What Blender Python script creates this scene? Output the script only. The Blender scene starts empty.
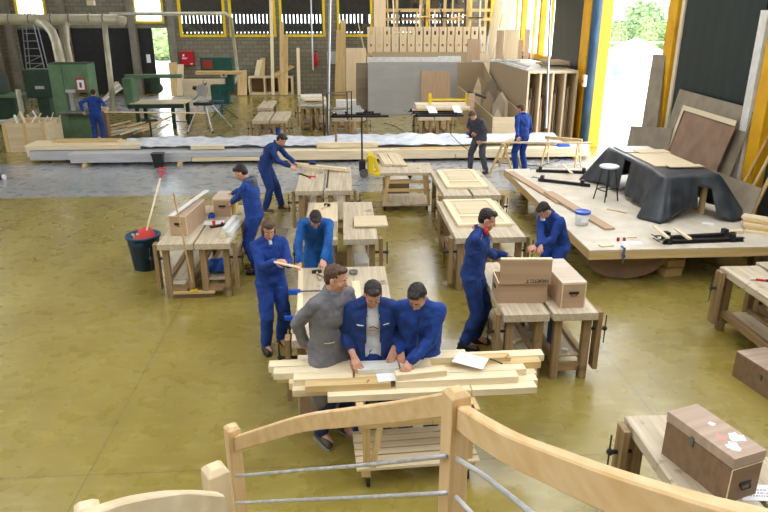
import bpy, bmesh, math, random
from mathutils import Vector, Matrix, Quaternion, noise
random.seed(7)
S = bpy.context.scene
C = S.collection
PI = math.pi
R = math.radians
# ------------------------------------------------------------- camera
F_PX, PITCH, YAW, CAM_Z = 660.0, R(20.2), R(3.6), 3.9
FW = Vector((math.sin(YAW)*math.cos(PITCH), math.cos(YAW)*math.cos(PITCH), -math.sin(PITCH)))
RT = Vector((math.cos(YAW), -math.sin(YAW), 0)); UP = RT.cross(FW)
OC = Vector((0, 0, CAM_Z))
cd = bpy.data.cameras.new('camera'); cam = bpy.data.objects.new('camera', cd); C.objects.link(cam)
cd.sensor_width = 36; cd.lens = 36*F_PX/768; cd.clip_start = .05; cd.clip_end = 500
cam.matrix_world = Matrix((( RT.x, UP.x, -FW.x, 0), (RT.y, UP.y, -FW.y, 0), (RT.z, UP.z, -FW.z, CAM_Z), (0, 0, 0, 1)))
S.camera = cam
def ray(x, y): return FW*F_PX + RT*(x-384) + UP*(256-y)
def at(x, y, z=0.0):
    d = ray(x, y); return OC + d*((z-CAM_Z)/d.z)
def onY(x, y, Y):
    d = ray(x, y); return OC + d*(Y/d.y)
def onX(x, y, X):
    d = ray(x, y); return OC + d*(X/d.x)
def V(*a): return Vector(a)
# ------------------------------------------------------------- materials
def lin(c): return tuple(((v/255)/12.92 if v/255 <= .04045 else ((v/255+.055)/1.055)**2.4) for v in c)
def _new(name):
    m = bpy.data.materials.new(name); m.use_nodes = True
    return m, m.node_tree, m.node_tree.nodes['Principled BSDF']
def mat(name, c1, c2=None, rough=.6, metal=0.0, scale=(6, 6, 6), lo=.35, hi=.65, detail=4, bump=0.0, c3=None, s3=2.0, t3=(.6, .7), spec=.5, bs=None):
    """principled material, two colours mixed by a stretched noise, optional third patchy colour, optional bump"""
    m, nt, b = _new(name); N, L = nt.nodes, nt.links
    tc = N.new('ShaderNodeTexCoord'); mp = N.new('ShaderNodeMapping'); mp.inputs['Scale'].default_value = scale
    L.new(tc.outputs['Object'], mp.inputs['Vector'])
    b.inputs['Roughness'].default_value = rough; b.inputs['Metallic'].default_value = metal
    b.inputs['Specular IOR Level'].default_value = spec
    a1 = lin(c1)+(1,)
    nz = N.new('ShaderNodeTexNoise'); nz.inputs['Scale'].default_value = 1; nz.inputs['Detail'].default_value = detail
    L.new(mp.outputs[0], nz.inputs['Vector'])
    rp = N.new('ShaderNodeValToRGB'); rp.color_ramp.elements[0].position = lo; rp.color_ramp.elements[1].position = hi
    rp.color_ramp.elements[0].color = a1; rp.color_ramp.elements[1].color = lin(c2 or c1)+(1,)
    L.new(nz.outputs['Fac'], rp.inputs['Fac']); out = rp.outputs['Color']
    if c3:
        n3 = N.new('ShaderNodeTexNoise'); n3.inputs['Scale'].default_value = s3; n3.inputs['Detail'].default_value = 5
        L.new(tc.outputs['Object'], n3.inputs['Vector'])
        r3 = N.new('ShaderNodeMapRange'); r3.inputs['From Min'].default_value = t3[0]; r3.inputs['From Max'].default_value = t3[1]
        L.new(n3.outputs['Fac'], r3.inputs['Value'])
        mx = N.new('ShaderNodeMix'); mx.data_type = 'RGBA'; L.new(r3.outputs[0], mx.inputs['Factor'])
        L.new(out, mx.inputs['A']); mx.inputs['B'].default_value = lin(c3)+(1,); out = mx.outputs['Result']
    L.new(out, b.inputs['Base Color'])
    if bump:
        bp = N.new('ShaderNodeBump'); bp.inputs['Strength'].default_value = bump; bp.inputs['Distance'].default_value = .02
        if bs:
            n4 = N.new('ShaderNodeTexNoise'); n4.inputs['Scale'].default_value = bs; n4.inputs['Detail'].default_value = 4
            L.new(tc.outputs['Object'], n4.inputs['Vector']); L.new(n4.outputs['Fac'], bp.inputs['Height'])
        else: L.new(nz.outputs['Fac'], bp.inputs['Height'])
        L.new(bp.outputs[0], b.inputs['Normal'])
    return m
def wood(name, c1, c2, axis='x', rough=.6, c3=None, s3=2.0, t3=(.6, .7), k=1.0, spec=.3):
    sc = {'x': (1.2*k, 38*k, 22*k), 'y': (38*k, 1.2*k, 22*k), 'z': (38*k, 22*k, 1.2*k)}[axis]
    return mat(name, c1, c2, rough, 0, sc, .3, .7, 5, .12, c3, s3, t3, spec)
PINE, PINE2, PAINT = {}, {}, {}
for ax in 'xyz':
    PINE[ax] = wood('pine_'+ax, (244, 230, 200), (230, 210, 168), ax)
    PINE2[ax] = wood('knotty_pine_'+ax, (226, 200, 148), (200, 168, 112), ax, c3=(140, 95, 50), s3=9, t3=(.7, .74))
    PAINT[ax] = wood('bench_beech_'+ax, (168, 142, 104), (132, 106, 72), ax, c3=(96, 76, 52), s3=5, t3=(.62, .72))
BTOP = wood('bench_top_beech', (212, 200, 178), (180, 163, 134), 'y', .5, c3=(134, 112, 84), s3=6, t3=(.6, .7))
PLY = wood('okoume_plywood', (196, 166, 136), (178, 148, 118), 'x', .6, k=.5)
PLYV = wood('okoume_plywood_upright', (200, 172, 144), (184, 156, 128), 'z', .6, k=.5)
PLYT = wood('pale_plywood_lid', (214, 200, 182), (196, 178, 156), 'x', .5, k=.5)
PLYO = wood('worn_dark_plywood', (144, 118, 92), (124, 100, 76), 'x', .6, k=.5)
PLYOT = wood('worn_plywood_lid', (190, 168, 150), (170, 146, 128), 'x', .6, k=.5)
EDGE = mat('pale_edge_wood', (232, 214, 178), rough=.6)
BIRCH = wood('birch_plywood', (236, 216, 182), (220, 196, 156), 'z', .6, k=.4)
BIRCHX = wood('birch_plywood_flat', (228, 212, 180), (206, 186, 150), 'x', .6, k=.4)
CHIP = mat('chipboard', (186, 166, 134), (158, 138, 108), .8, scale=(60, 60, 60))
GREYB = mat('grey_fibre_board', (176, 176, 174), (166, 166, 165), .75, scale=(1, 3, 3), c3=(166, 166, 165), s3=1.5, t3=(.4, .8))
TANB = mat('tan_fibre_board', (150, 138, 118), (132, 120, 102), .75, scale=(1, 3, 3))
BROWNB = mat('brown_hardboard', (152, 124, 102), (136, 108, 88), .7, scale=(3, 3, 3))
PLATT = mat('platform_top_board', (222, 214, 198), (206, 195, 174), .5, scale=(3, 3, 3), c3=(184, 170, 144), s3=8, t3=(.62, .8))
OAKR = {ax: wood('rail_beech_'+ax, (234, 204, 158), (216, 178, 124), ax, .42, k=.7, c3=(196, 146, 92), s3=7, t3=(.68, .76)) for ax in 'xyz'}
BLUE = mat('royal_blue_workwear', (28, 70, 156), (20, 52, 126), .85, scale=(9, 9, 9), bump=.6, bs=22)
BLUE2 = mat('deep_blue_workwear', (28, 62, 134), (20, 46, 104), .85, scale=(9, 9, 9), bump=.6, bs=22)
BLUE3 = mat('teal_blue_workwear', (24, 98, 176), (16, 74, 146), .85, scale=(9, 9, 9), bump=.6, bs=22)
NAVY = mat('navy_trouser_cloth', (38, 58, 112), (26, 42, 86), .85, scale=(9, 9, 9), bump=.35, bs=14)
GREYC = mat('grey_overcoat_cloth', (126, 126, 131), (106, 106, 112), .85, scale=(8, 8, 8), bump=.35, bs=14)
DGREY = mat('dark_grey_overall_cloth', (84, 86, 96), (60, 62, 72), .85, scale=(8, 8, 8), bump=.3, bs=14)
GTRIM = mat('grey_hood_cloth', (96, 100, 108), (70, 74, 84), .85)
WHITEC = mat('white_tee_cloth', (222, 224, 230), (200, 203, 212), .85, scale=(8, 8, 8), bump=.2, bs=14)
SKIN = mat('skin', (214, 164, 138), (200, 144, 118), .5, scale=(14, 14, 14))
HAIRD = mat('dark_hair', (44, 34, 28), (26, 20, 17), .6, scale=(60, 60, 20), bump=.4)
HAIRB = mat('brown_hair', (96, 68, 46), (66, 46, 32), .6, scale=(60, 60, 20), bump=.4)
SHOE = mat('dark_shoe_leather', (48, 44, 42), (30, 28, 28), .5)
SHOEB = mat('brown_shoe_leather', (92, 80, 66), (66, 56, 46), .6)
SOLE = mat('shoe_sole_rubber', (150, 146, 140), rough=.8)
EYEW = mat('eye_white', (225, 222, 215), rough=.3); EYED = mat('eye_iris', (40, 28, 20), rough=.2)
LIPM = mat('lip_skin', (170, 96, 86), rough=.5)
BLACK = mat('black_metal', (36, 36, 40), (24, 24, 28), .45, scale=(20, 20, 20))
RUBBER = mat('black_rubber', (30, 30, 30), rough=.8)
STEEL = mat('dull_steel', (150, 152, 156), (120, 122, 128), .35, .85, scale=(20, 20, 20))
ALU = mat('bright_aluminium', (200, 202, 206), (180, 183, 190), .32, .7, scale=(30, 30, 3))
RODM = mat('galvanised_rod', (205, 207, 212), (176, 178, 184), .4, .4, scale=(20, 20, 20))
YEL = mat('yellow_painted_steel', (232, 178, 22), (216, 158, 14), .45, scale=(2, 2, 2), c3=(170, 110, 20), s3=4, t3=(.68, .75))
YELB = mat('bright_yellow_paint', (238, 206, 30), rough=.45)
RED = mat('red_paint', (186, 18, 34), rough=.4); REDP = mat('red_plastic', (206, 34, 30), rough=.4)
BLUEP = mat('blue_plastic', (26, 84, 190), rough=.35)
BINP = mat('dark_teal_bin_plastic', (30, 72, 108), (22, 54, 86), .45)
WHITEP = mat('white_plastic', (228, 230, 234), rough=.4)
WHITE = mat('white_paint', (232, 232, 228), (216, 216, 210), .5)
CREAM = mat('cream_paint', (222, 208, 178), rough=.55)
PAPER = mat('paper', (240, 242, 246), rough=.8)
INK = mat('black_ink', (28, 26, 26), rough=.7)
GREEN = mat('machine_green_paint', (104, 138, 106), (88, 120, 90), .5, scale=(3, 3, 3))
DGREEN = mat('dark_machine_green', (44, 74, 56), (32, 56, 44), .5, scale=(3, 3, 3))
TEALM = mat('dark_teal_machine_paint', (24, 92, 84), (18, 70, 66), .5)
DUCT = mat('galvanised_duct', (206, 200, 178), (184, 178, 156), .45, .2, scale=(2, 2, 2))
PLASTIC_SHEET = mat('white_plastic_sheet', (222, 226, 234), (198, 204, 216), .35, scale=(5, 5, 5), bump=.6, bs=9)
WRAPPED = mat('white_wrapped_beam', (200, 202, 206), (182, 184, 188), .5, scale=(1, 8, 8))
TARP = mat('charcoal_tarpaulin', (62, 66, 72), (44, 48, 54), .36, scale=(5, 5, 5), bump=.5, bs=6)
GREENPANEL = mat('dark_green_door_panel', (34, 50, 50), (22, 36, 38), .4, scale=(4, 4, .8), c3=(60, 78, 78), s3=14, t3=(.74, .78))
BLUEPOST = mat('dark_blue_painted_steel', (56, 90, 118), (40, 68, 92), .45, scale=(5, 5, 2), c3=(190, 195, 190), s3=8, t3=(.74, .77))
DARKDOOR = mat('near_black_door', (34, 34, 36), (26, 26, 28), .7)
LABELG = mat('machine_sign_grey', (190, 196, 196), rough=.5)
# ------------------------------------------------------------- mesh builder
class MB:
    def __init__(s): s.v, s.f, s.m, s.mi = [], [], [], 0
    def add(s, vs, fs, M=None):
        o = len(s.v)
        s.v += [tuple(M @ Vector(v)) if M else tuple(v) for v in vs]
        s.f += [tuple(o+i for i in f) for f in fs]; s.m += [s.mi]*len(fs); return s
    def box(s, x0, x1, y0, y1, z0, z1, M=None):
        vs = [(x, y, z) for z in (z0, z1) for y in (y0, y1) for x in (x0, x1)]
        return s.add(vs, [(0, 2, 3, 1), (4, 5, 7, 6), (0, 1, 5, 4), (2, 6, 7, 3), (0, 4, 6, 2), (1, 3, 7, 5)], M)
    def bar(s, p0, p1, w, h, up=(0, 0, 1)):
        p0, p1 = Vector(p0), Vector(p1); d = p1-p0; L = d.length; d.normalize()
        up = Vector(up)
        if abs(d.dot(up)) > .98: up = Vector((0, 1, 0))
        y = up.cross(d).normalized(); z = d.cross(y)
        M = Matrix(((d.x, y.x, z.x, p0.x), (d.y, y.y, z.y, p0.y), (d.z, y.z, z.z, p0.z), (0, 0, 0, 1)))
        return s.box(0, L, -w/2, w/2, -h/2, h/2, M)
    def tube(s, pts, r, n=8, cap=True):
        pts = [Vector(p) for p in pts]; rs = r if isinstance(r, (list, tuple)) else [r]*len(pts)
        base = len(s.v); up = None; fs = []
        for i, p in enumerate(pts):
            d = (pts[min(i+1, len(pts)-1)]-pts[max(i-1, 0)]).normalized()
            if up is None:
                up = Vector((0, 0, 1)) if abs(d.z) < .9 else Vector((0, 1, 0))
            a = d.cross(up)
            a = a.normalized() if a.length > 1e-6 else Vector((1, 0, 0)); b = a.cross(d).normalized(); up = b
            for k in range(n):
                t = 2*PI*k/n; s.v.append(tuple(p+(a*math.cos(t)+b*math.sin(t))*rs[i]))
        for i in range(len(pts)-1):
            for k in range(n):
                fs.append((base+i*n+k, base+i*n+(k+1) % n, base+(i+1)*n+(k+1) % n, base+(i+1)*n+k))
        if cap:
            fs.append(tuple(base+k for k in reversed(range(n)))); fs.append(tuple(base+(len(pts)-1)*n+k for k in range(n)))
        s.f += fs; s.m += [s.mi]*len(fs); return s
    def lathe(s, prof, n=20, M=None):
        vs, fs = [], []
        for r, z in prof:
            for k in range(n): t = 2*PI*k/n; vs.append((r*math.cos(t), r*math.sin(t), z))
        for i in range(len(prof)-1):
            for k in range(n): fs.append((i*n+k, i*n+(k+1) % n, (i+1)*n+(k+1) % n, (i+1)*n+k))
        fs.append(tuple(reversed(range(n)))); fs.append(tuple((len(prof)-1)*n+k for k in range(n)))
        return s.add(vs, fs, M)
    def ball(s, c, r, n=12, M=None):
        rx, ry, rz = r if isinstance(r, (tuple, list)) else (r, r, r); m = n//2; vs = [(0, 0, -1)]
        for i in range(1, m):
            a = -PI/2+PI*i/m
            for k in range(n): t = 2*PI*k/n; vs.append((math.cos(a)*math.cos(t), math.cos(a)*math.sin(t), math.sin(a)))
        vs.append((0, 0, 1)); fs = []
        for k in range(n): fs.append((0, 1+(k+1) % n, 1+k))
        for i in range(m-2):
            for k in range(n): a = 1+i*n+k; b = 1+i*n+(k+1) % n; fs.append((a, b, b+n, a+n))
        t0 = 1+(m-2)*n
        for k in range(n): fs.append((t0+k, t0+(k+1) % n, len(vs)-1))
        MM = Matrix.Translation(Vector(c)) @ (M or Matrix.Identity(4)) @ Matrix.Diagonal((rx, ry, rz, 1))
        return s.add(vs, fs, MM)
    def cone(s, p0, r0, p1, r1, n=12):
        """closed tapered capsule"""
        p0, p1 = Vector(p0), Vector(p1); d = p1-p0; L = d.length
        if L < 1e-6: return s.ball(p0, r0, n)
        d.normalize(); pts, rs = [], []
        for a in (80, 55, 25): pts.append(p0-d*r0*math.sin(R(a))); rs.append(r0*math.cos(R(a)))
        pts.append(p0); rs.append(r0); pts.append(p1); rs.append(r1)
        for a in (25, 55, 80): pts.append(p1+d*r1*math.sin(R(a))); rs.append(r1*math.cos(R(a)))
        return s.tube(pts, rs, n)
    def prism(s, pts, h, M=None):
        n = len(pts); vs = [(x, y, 0) for x, y in pts]+[(x, y, h) for x, y in pts]
        fs = [tuple(reversed(range(n))), tuple(range(n, 2*n))]+[(i, (i+1) % n, n+(i+1) % n, n+i) for i in range(n)]
        return s.add(vs, fs, M)
    def slab(s, c, t, flip=1):
        """sheet through the given corner points, thickened by t along its normal"""
        c = [Vector(p) for p in c]; nrm = (c[1]-c[0]).cross(c[-1]-c[0]).normalized()*t*flip; n = len(c)
        vs = c+[p+nrm for p in c]
        return s.add(vs, [tuple(reversed(range(n))), tuple(range(n, 2*n))]+[(i, (i+1) % n, n+(i+1) % n, n+i) for i in range(n)])
    def build(s, name, mats, parent=None, bevel=0, smooth=False, loc=None):
        me = bpy.data.meshes.new(name)
        off = Vector(loc) if loc is not None else Vector((0, 0, 0))
        me.from_pydata([tuple(Vector(v)-off) for v in s.v], [], s.f)
        for m in (mats if isinstance(mats, (list, tuple)) else [mats]): me.materials.append(m)
        me.polygons.foreach_set('material_index', s.m)
        if smooth: me.polygons.foreach_set('use_smooth', [True]*len(me.polygons))
        bm = bmesh.new(); bm.from_mesh(me); bmesh.ops.recalc_face_normals(bm, faces=bm.faces); bm.to_mesh(me); bm.free()
        me.update(); o = bpy.data.objects.new(name, me); C.objects.link(o); o.location = off
        if parent: o.parent = parent
        if bevel:
            b = o.modifiers.new('bevel', 'BEVEL'); b.width = bevel; b.segments = 2; b.limit_method = 'ANGLE'
        if smooth == 'auto':
            pass
        return o
def tag(o, label, cat, group=None, kind=None):
    o['label'] = label; o['category'] = cat
    if group: o['group'] = group
    if kind: o['kind'] = kind
    return o
def thing(name, label, cat, loc=(0, 0, 0), rz=0.0, group=None):
    o = bpy.data.objects.new(name, None); o.empty_display_size = .1; C.objects.link(o)
    o.location = loc; o.rotation_euler = (0, 0, rz); return tag(o, label, cat, group)
def lab(o, text): o['label'] = text; return o
def struct(o): o['kind'] = 'structure'; return o
def kids(o): return [c for c in C.objects if c.parent == o]
def dup(o, loc, rz=0.0, label=None, parent=None, **kw):
    c = o.copy(); C.objects.link(c); c.parent = parent
    if parent is None:
        c.location = loc; c.rotation_euler = (0, 0, rz)
        if label: c['label'] = label
        if 'group' in kw and kw['group']: c['group'] = kw['group']
    for k in kids(o): dup(k, None, 0, None, c)
    return c
def plank(name, label, cat, p0, p1, w, t, m, group=None, roll=0.0, bevel=0):
    """one board from p0 to p1 (centre line), origin in the middle, its grain along local x"""
    p0, p1 = Vector(p0), Vector(p1); d = (p1-p0); L = d.length; d.normalize()
    up = Vector((0, 0, 1)) if abs(d.z) < .98 else Vector((0, 1, 0))
    y = up.cross(d).normalized(); z = d.cross(y)
    mb = MB().box(-L/2, L/2, -w/2, w/2, -t/2, t/2); o = mb.build(name, m, bevel=bevel)
    M = Matrix(((d.x, y.x, z.x), (d.y, y.y, z.y), (d.z, y.z, z.z)))
    q = M.to_quaternion() @ Quaternion((1, 0, 0), roll)
    o.rotation_mode = 'QUATERNION'; o.rotation_quaternion = q; o.location = (p0+p1)/2
    return tag(o, label, cat, group)
def text_mesh(name, body, size, M, m, parent=None, depth=.002):
    cu = bpy.data.curves.new(name, 'FONT'); cu.body = body; cu.size = size; cu.extrude = depth; cu.align_x = 'CENTER'; cu.align_y = 'CENTER'
    t = bpy.data.objects.new(name, cu); C.objects.link(t); dg = bpy.context.evaluated_depsgraph_get()
    me = bpy.data.meshes.new_from_object(t.evaluated_get(dg)); bpy.data.objects.remove(t); me.materials.clear(); me.materials.append(m)
    o = bpy.data.objects.new(name, me); C.objects.link(o); o.matrix_local = M
    if parent: o.parent = parent
    return o
# ------------------------------------------------------------- the setting
WX, WY = 7.7, 35.4
def floor_mat():
    m, nt, b = _new('painted_concrete_floor'); N, L = nt.nodes, nt.links
    tc = N.new('ShaderNodeTexCoord'); sx = N.new('ShaderNodeSeparateXYZ'); L.new(tc.outputs['Object'], sx.inputs[0])
    def noi(sc, det=5, vec=None):
        n = N.new('ShaderNodeTexNoise'); n.inputs['Scale'].default_value = sc; n.inputs['Detail'].default_value = det
        L.new(vec or tc.outputs['Object'], n.inputs['Vector']); return n.outputs['Fac']
    def mrange(v, a, b_, lo=0, hi=1):
        r = N.new('ShaderNodeMapRange'); r.inputs['From Min'].default_value = a; r.inputs['From Max'].default_value = b_
        r.inputs['To Min'].default_value = lo; r.inputs['To Max'].default_value = hi; L.new(v, r.inputs['Value']); return r.outputs[0]
    def math_(op, a, b_):
        n = N.new('ShaderNodeMath'); n.operation = op
        for i, v in enumerate((a, b_)):
            if isinstance(v, (int, float)): n.inputs[i].default_value = v
            else: L.new(v, n.inputs[i])
        return n.outputs[0]
    def mix(f, a, b_):
        n = N.new('ShaderNodeMix'); n.data_type = 'RGBA'; L.new(f, n.inputs['Factor'])
        for k, v in (('A', a), ('B', b_)):
            if isinstance(v, tuple): n.inputs[k].default_value = lin(v)+(1,)
            else: L.new(v, n.inputs[k])
        return n.outputs['Result']
    def band(v, a, b_, e=.05): return math_('MULTIPLY', mrange(v, a-e, a+e), mrange(v, b_-e, b_+e, 1, 0))
    mp = N.new('ShaderNodeMapping'); mp.inputs['Scale'].default_value = (1.2, 3.5, 1); L.new(tc.outputs['Object'], mp.inputs['Vector'])
    col = mix(mrange(noi(.9, 6), .35, .7), (138, 122, 50), (157, 141, 68))
    col = mix(mrange(noi(2.6, 4, mp.outputs[0]), .5, .8, 0, .6), col, (180, 166, 98))
    col = mix(mrange(noi(5.5, 3), .55, .9, 0, .2), col, (112, 98, 48))
    col = mix(mrange(noi(17, 4), .7, .78, 0, .4), col, (196, 194, 168))
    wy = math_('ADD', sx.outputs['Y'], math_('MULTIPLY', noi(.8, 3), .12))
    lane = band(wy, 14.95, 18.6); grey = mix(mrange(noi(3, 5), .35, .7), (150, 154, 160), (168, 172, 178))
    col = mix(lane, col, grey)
    grey_rect = math_('MULTIPLY', band(sx.outputs['Y'], 28.6, 34.4), band(sx.outputs['X'], -13, -5.2))  # pale grey rectangle on the floor before the back door
    col = mix(grey_rect, col, (172, 172, 170))
    for ax, p in (('Y', 5.05), ('X', -2.35), ('Y', 11.4), ('X', 3.15), ('X', -7.9)):   # saw-cut joints of the slab
        col = mix(band(sx.outputs[ax], p-.006, p+.006, .004), col, (108, 96, 56))
    L.new(col, b.inputs['Base Color']); b.inputs['Specular IOR Level'].default_value = .7; b.inputs['Coat Weight'].default_value = .8; b.inputs['Coat Roughness'].default_value = .2
    L.new(mrange(noi(3.3, 6), .3, .7, .2, .4), b.inputs['Roughness'])
    bp = N.new('ShaderNodeBump'); bp.inputs['Strength'].default_value = .05; bp.inputs['Distance'].default_value = .02
    L.new(noi(2.2, 5), bp.inputs['Height']); L.new(bp.outputs[0], b.inputs['Normal'])
    return m
def block_mat(plane='x'):
    m, nt, b = _new('concrete_block_wall'); N, L = nt.nodes, nt.links
    tc = N.new('ShaderNodeTexCoord'); sx = N.new('ShaderNodeSeparateXYZ'); cx = N.new('ShaderNodeCombineXYZ')
    L.new(tc.outputs['Object'], sx.inputs[0]); L.new(sx.outputs[plane.upper()], cx.inputs['X']); L.new(sx.outputs['Z'], cx.inputs['Y'])
    br = N.new('ShaderNodeTexBrick'); br.inputs['Scale'].default_value = 1; br.inputs['Brick Width'].default_value = .4; br.inputs['Row Height'].default_value = .2
    br.inputs['Mortar Size'].default_value = .012
    for k, c in (('Color1', (150, 144, 126)), ('Color2', (134, 128, 112)), ('Mortar', (104, 100, 90))): br.inputs[k].default_value = lin(c)+(1,)
    L.new(cx.outputs[0], br.inputs['Vector']); nz = N.new('ShaderNodeTexNoise'); nz.inputs['Scale'].default_value = 1.3; nz.inputs['Detail'].default_value = 6
    L.new(tc.outputs['Object'], nz.inputs['Vector']); mx = N.new('ShaderNodeMix'); mx.data_type = 'RGBA'; mx.blend_type = 'MULTIPLY'; mx.inputs['Factor'].default_value = .5
    L.new(br.outputs['Color'], mx.inputs['A']); rp = N.new('ShaderNodeValToRGB'); rp.color_ramp.elements[0].color = (.55, .55, .55, 1); rp.color_ramp.elements[0].position = .3
    L.new(nz.outputs['Fac'], rp.inputs['Fac']); L.new(rp.outputs['Color'], mx.inputs['B']); L.new(mx.outputs['Result'], b.inputs['Base Color'])
    b.inputs['Roughness'].default_value = .9; return m
def glass_mat():
    m, nt, b = _new('window_glass'); N, L = nt.nodes, nt.links
    tr = N.new('ShaderNodeBsdfTransparent'); tr.inputs['Color'].default_value = (.96, .98, .98, 1); gl = N.new('ShaderNodeBsdfGlossy'); gl.inputs['Roughness'].default_value = .03
    ms = N.new('ShaderNodeMixShader'); ms.inputs['Fac'].default_value = .07
    L.new(tr.outputs[0], ms.inputs[1]); L.new(gl.outputs[0], ms.inputs[2])
    L.new(ms.outputs[0], N['Material Output'].inputs['Surface']); return m
BLOCKX, BLOCKY, GLASS = block_mat('x'), block_mat('y'), glass_mat()
CONC = mat('grey_concrete', (140, 134, 120), (122, 117, 106), .9, scale=(2, 2, 2))
DARKWALL = mat('dark_cladding', (60, 62, 60), (48, 50, 50), .8, scale=(2, 2, 6))
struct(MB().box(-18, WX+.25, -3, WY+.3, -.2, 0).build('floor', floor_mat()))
def wall_cells(mb, u0, u1, z0, z1, holes, put):
    us = sorted({u0, u1, *[h[0] for h in holes], *[h[1] for h in holes]}); zs = sorted({z0, z1, *[h[2] for h in holes], *[h[3] for h in holes]})
    for a, b in zip(us, us[1:]):
        for c, d in zip(zs, zs[1:]):
            mu, mz = (a+b)/2, (c+d)/2
            if not any(h[0] < mu < h[1] and h[2] < mz < h[3] for h in holes): put(a, b, c, d)
# --- back wall: block wall with high windows, doors on the left
def bx(px): return onY(px, 37, WY).x
wins = [(-15.75, -14.35, 3.45, 4.9), (-10.15, -8.72, 3.45, 4.9)] + [(bx(a), bx(b), 2.8, 4.9) for a, b in ((181, 226), (231, 276), (281, 325), (338, 372), (377, 421), (426, 470))]
doors = [(-15.9, -13.9, 0, 3.15), (-13.35, -10.5, 0, 3.2), (-10.06, -8.62, 0, 3.25)]
mb = MB(); wall_cells(mb, -18, WX, 0, 8, wins+doors, lambda a, b, c, d: mb.box(a, b, WY, WY+.25, c, d)); struct(mb.build('wall_back', BLOCKX))
for i, (a, b, c, d) in enumerate(wins):
    f = MB(); t = .09
    f.box(a-.03, a+t, WY-.05, WY+.1, c-.03, d); f.box(b-t, b+.03, WY-.05, WY+.1, c-.03, d); f.box(a+t, b-t, WY-.05, WY+.1, c-.03, c+t); f.box(a+t, b-t, WY-.05, WY+.1, d-t, d)
    w = struct(f.build('window_%d' % (i+1), YELB)); MB().box(a+t, b-t, WY+.02, WY+.03, c+t, d-t).build('window_pane', GLASS, w)
mb = MB(); mb.box(-15.9, -13.9, WY+.05, WY+.15, 0, 3.15); struct(mb.build('door_1', DARKDOOR))
mb = MB(); mb.box(-13.35, -10.5, WY+.05, WY+.15, 0, 3.2); mb.box(-11.95, -11.92, WY+.03, WY+.05, 0, 3.2); struct(mb.build('door_2', DARKDOOR))
d3 = struct(MB().box(-10.06, -9.38, WY-.02, WY+.04, 0, 3.2).build('door_3', DARKDOOR))
MB().box(-9.78, -9.58, WY-.03, WY-.02, 1.55, 1.95).build('notice_sheet', PAPER, d3)
MB().box(-10.1, -8.55, WY-.03, WY+.0, 3.2, 3.36).build('door_head', CONC, d3)
mb = MB()
for x in (-16.9, -13.6, -10.28, -8.35, -16.2): mb.box(x-.16, x+.16, WY-.22, WY, 0, 8)
struct(mb.build('trim_columns', CONC))
# ground, slatted screen and bushes beyond the back wall
YARD = mat('sunlit_concrete_yard', (236, 234, 228), (222, 220, 212), .9, scale=(.5, .5, .5))
LEAF = mat('hedge_leaves', (158, 176, 118), (104, 130, 78), .8, scale=(3, 3, 3))
LEAFD = mat('dark_leaves', (138, 158, 108), (88, 116, 72), .8, scale=(3, 3, 3))
mb = MB(); mb.box(WX+.25, 120, -20, 150, -.25, -.03); mb.box(-60, WX+.25, WY+.3, 150, -.25, -.03); struct(mb.build('ground', YARD))
SLAT = mat('dark_slat', (52, 52, 56), (40, 40, 44), .8)
mb = MB(); x = -8.6
while x < 6.8: mb.box(x, x+.14, 37.2, 37.25, 2.2, 4.25); x += .2
for z, h_ in ((2.2, .7), (2.97, .43), (3.84, 1.6)): mb.box(-8.8, 7.0, 37.25, 37.3, z, z+h_)
mb.box(-8.8, 7, 36.3, 38.4, 5.4, 5.52)
for x in (-8.6, -3.6, 1.4, 6.8): mb.box(x-.06, x+.06, 37.3, 37.4, 0, 4.4)
tag(mb.build('slatted_screen', SLAT), 'dark slatted outdoor screen behind the high back windows', 'screen')
def bush(name, label, cat, c, r, m, seed, n=260, group=None):
    """a crown of many small leafy clumps"""
    rnd = random.Random(seed); mb = MB(); rx, ry, rz = r
    mb.ball((0, 0, rz*.9), (rx*.82, ry*.82, rz*.82), 12)
    for _ in range(n):
        d = Vector((rnd.gauss(0, 1), rnd.gauss(0, 1), rnd.gauss(0, 1))).normalized(); q = rnd.uniform(.75, 1.05)
        p = Vector((d.x*rx*q, d.y*ry*q, rz*.9+d.z*rz*q)); s_ = rnd.uniform(.08, .17)*min(rx, rz)
        mb.ball(p, (s_, s_, s_*.7), 6, Matrix.Rotation(rnd.uniform(0, 3), 4, 'X'))
    o = mb.build(name, m); o.location = c; return tag(o, label, cat, group)
bush('hedge_bush', 'green bush beyond the open doorway in the back wall', 'bush', (onY(160, 45, 62).x, 62, 0), (2.6, 1.5, 1.6), LEAF, 3)
# --- right wall: posts, sliding panels, glazing
gl0 = 24.45
mb = MB(); holes = [(gl0, 35.2, 2.35, 6.6), (15.65, 19.95, 0, 4.7), (16.05, 21.6, 5.2, 7.6), (4, 15.6, 4.9, 7.6), (-2.5, 11.2, 4.9, 7.6)]
wall_cells(mb, -3, WY, 0, 8, holes, lambda a, b, c, d: mb.box(WX, WX+.2, a, b, c, d)); struct(mb.build('wall_right', DARKWALL))
def post(name, y0, y1, x0, x1, m, lb, z1=8):
    o = MB().box(x0, x1, y0, y1, 0, z1).build(name, m, bevel=.01); return struct(o)
post('trim_1', 19.9, 20.1, WX-.14, WX+.2, YEL, '')
post('trim_2', 20.6, 21.3, WX-.2, WX, YEL, '')
post('trim_3', 15.2, 15.62, WX-.22, WX+.1, YEL, '')
post('trim_4', 11.4, 11.75, WX-.22, WX+.1, YEL, '')
o = MB().tube([(WX-.25, 19.98, 0), (WX-.25, 19.98, 8)], .14, 16).build('pipe_column', BLUEPOST, smooth=True)
tag(o, 'dark blue round steel column between the yellow door posts', 'column')
p = onX(598, 85, WX-.45); t = thing('switch_box', 'small cream switch box on the dark blue column', 'switch box', (WX-.42, 19.93, p.z-.16))
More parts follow.
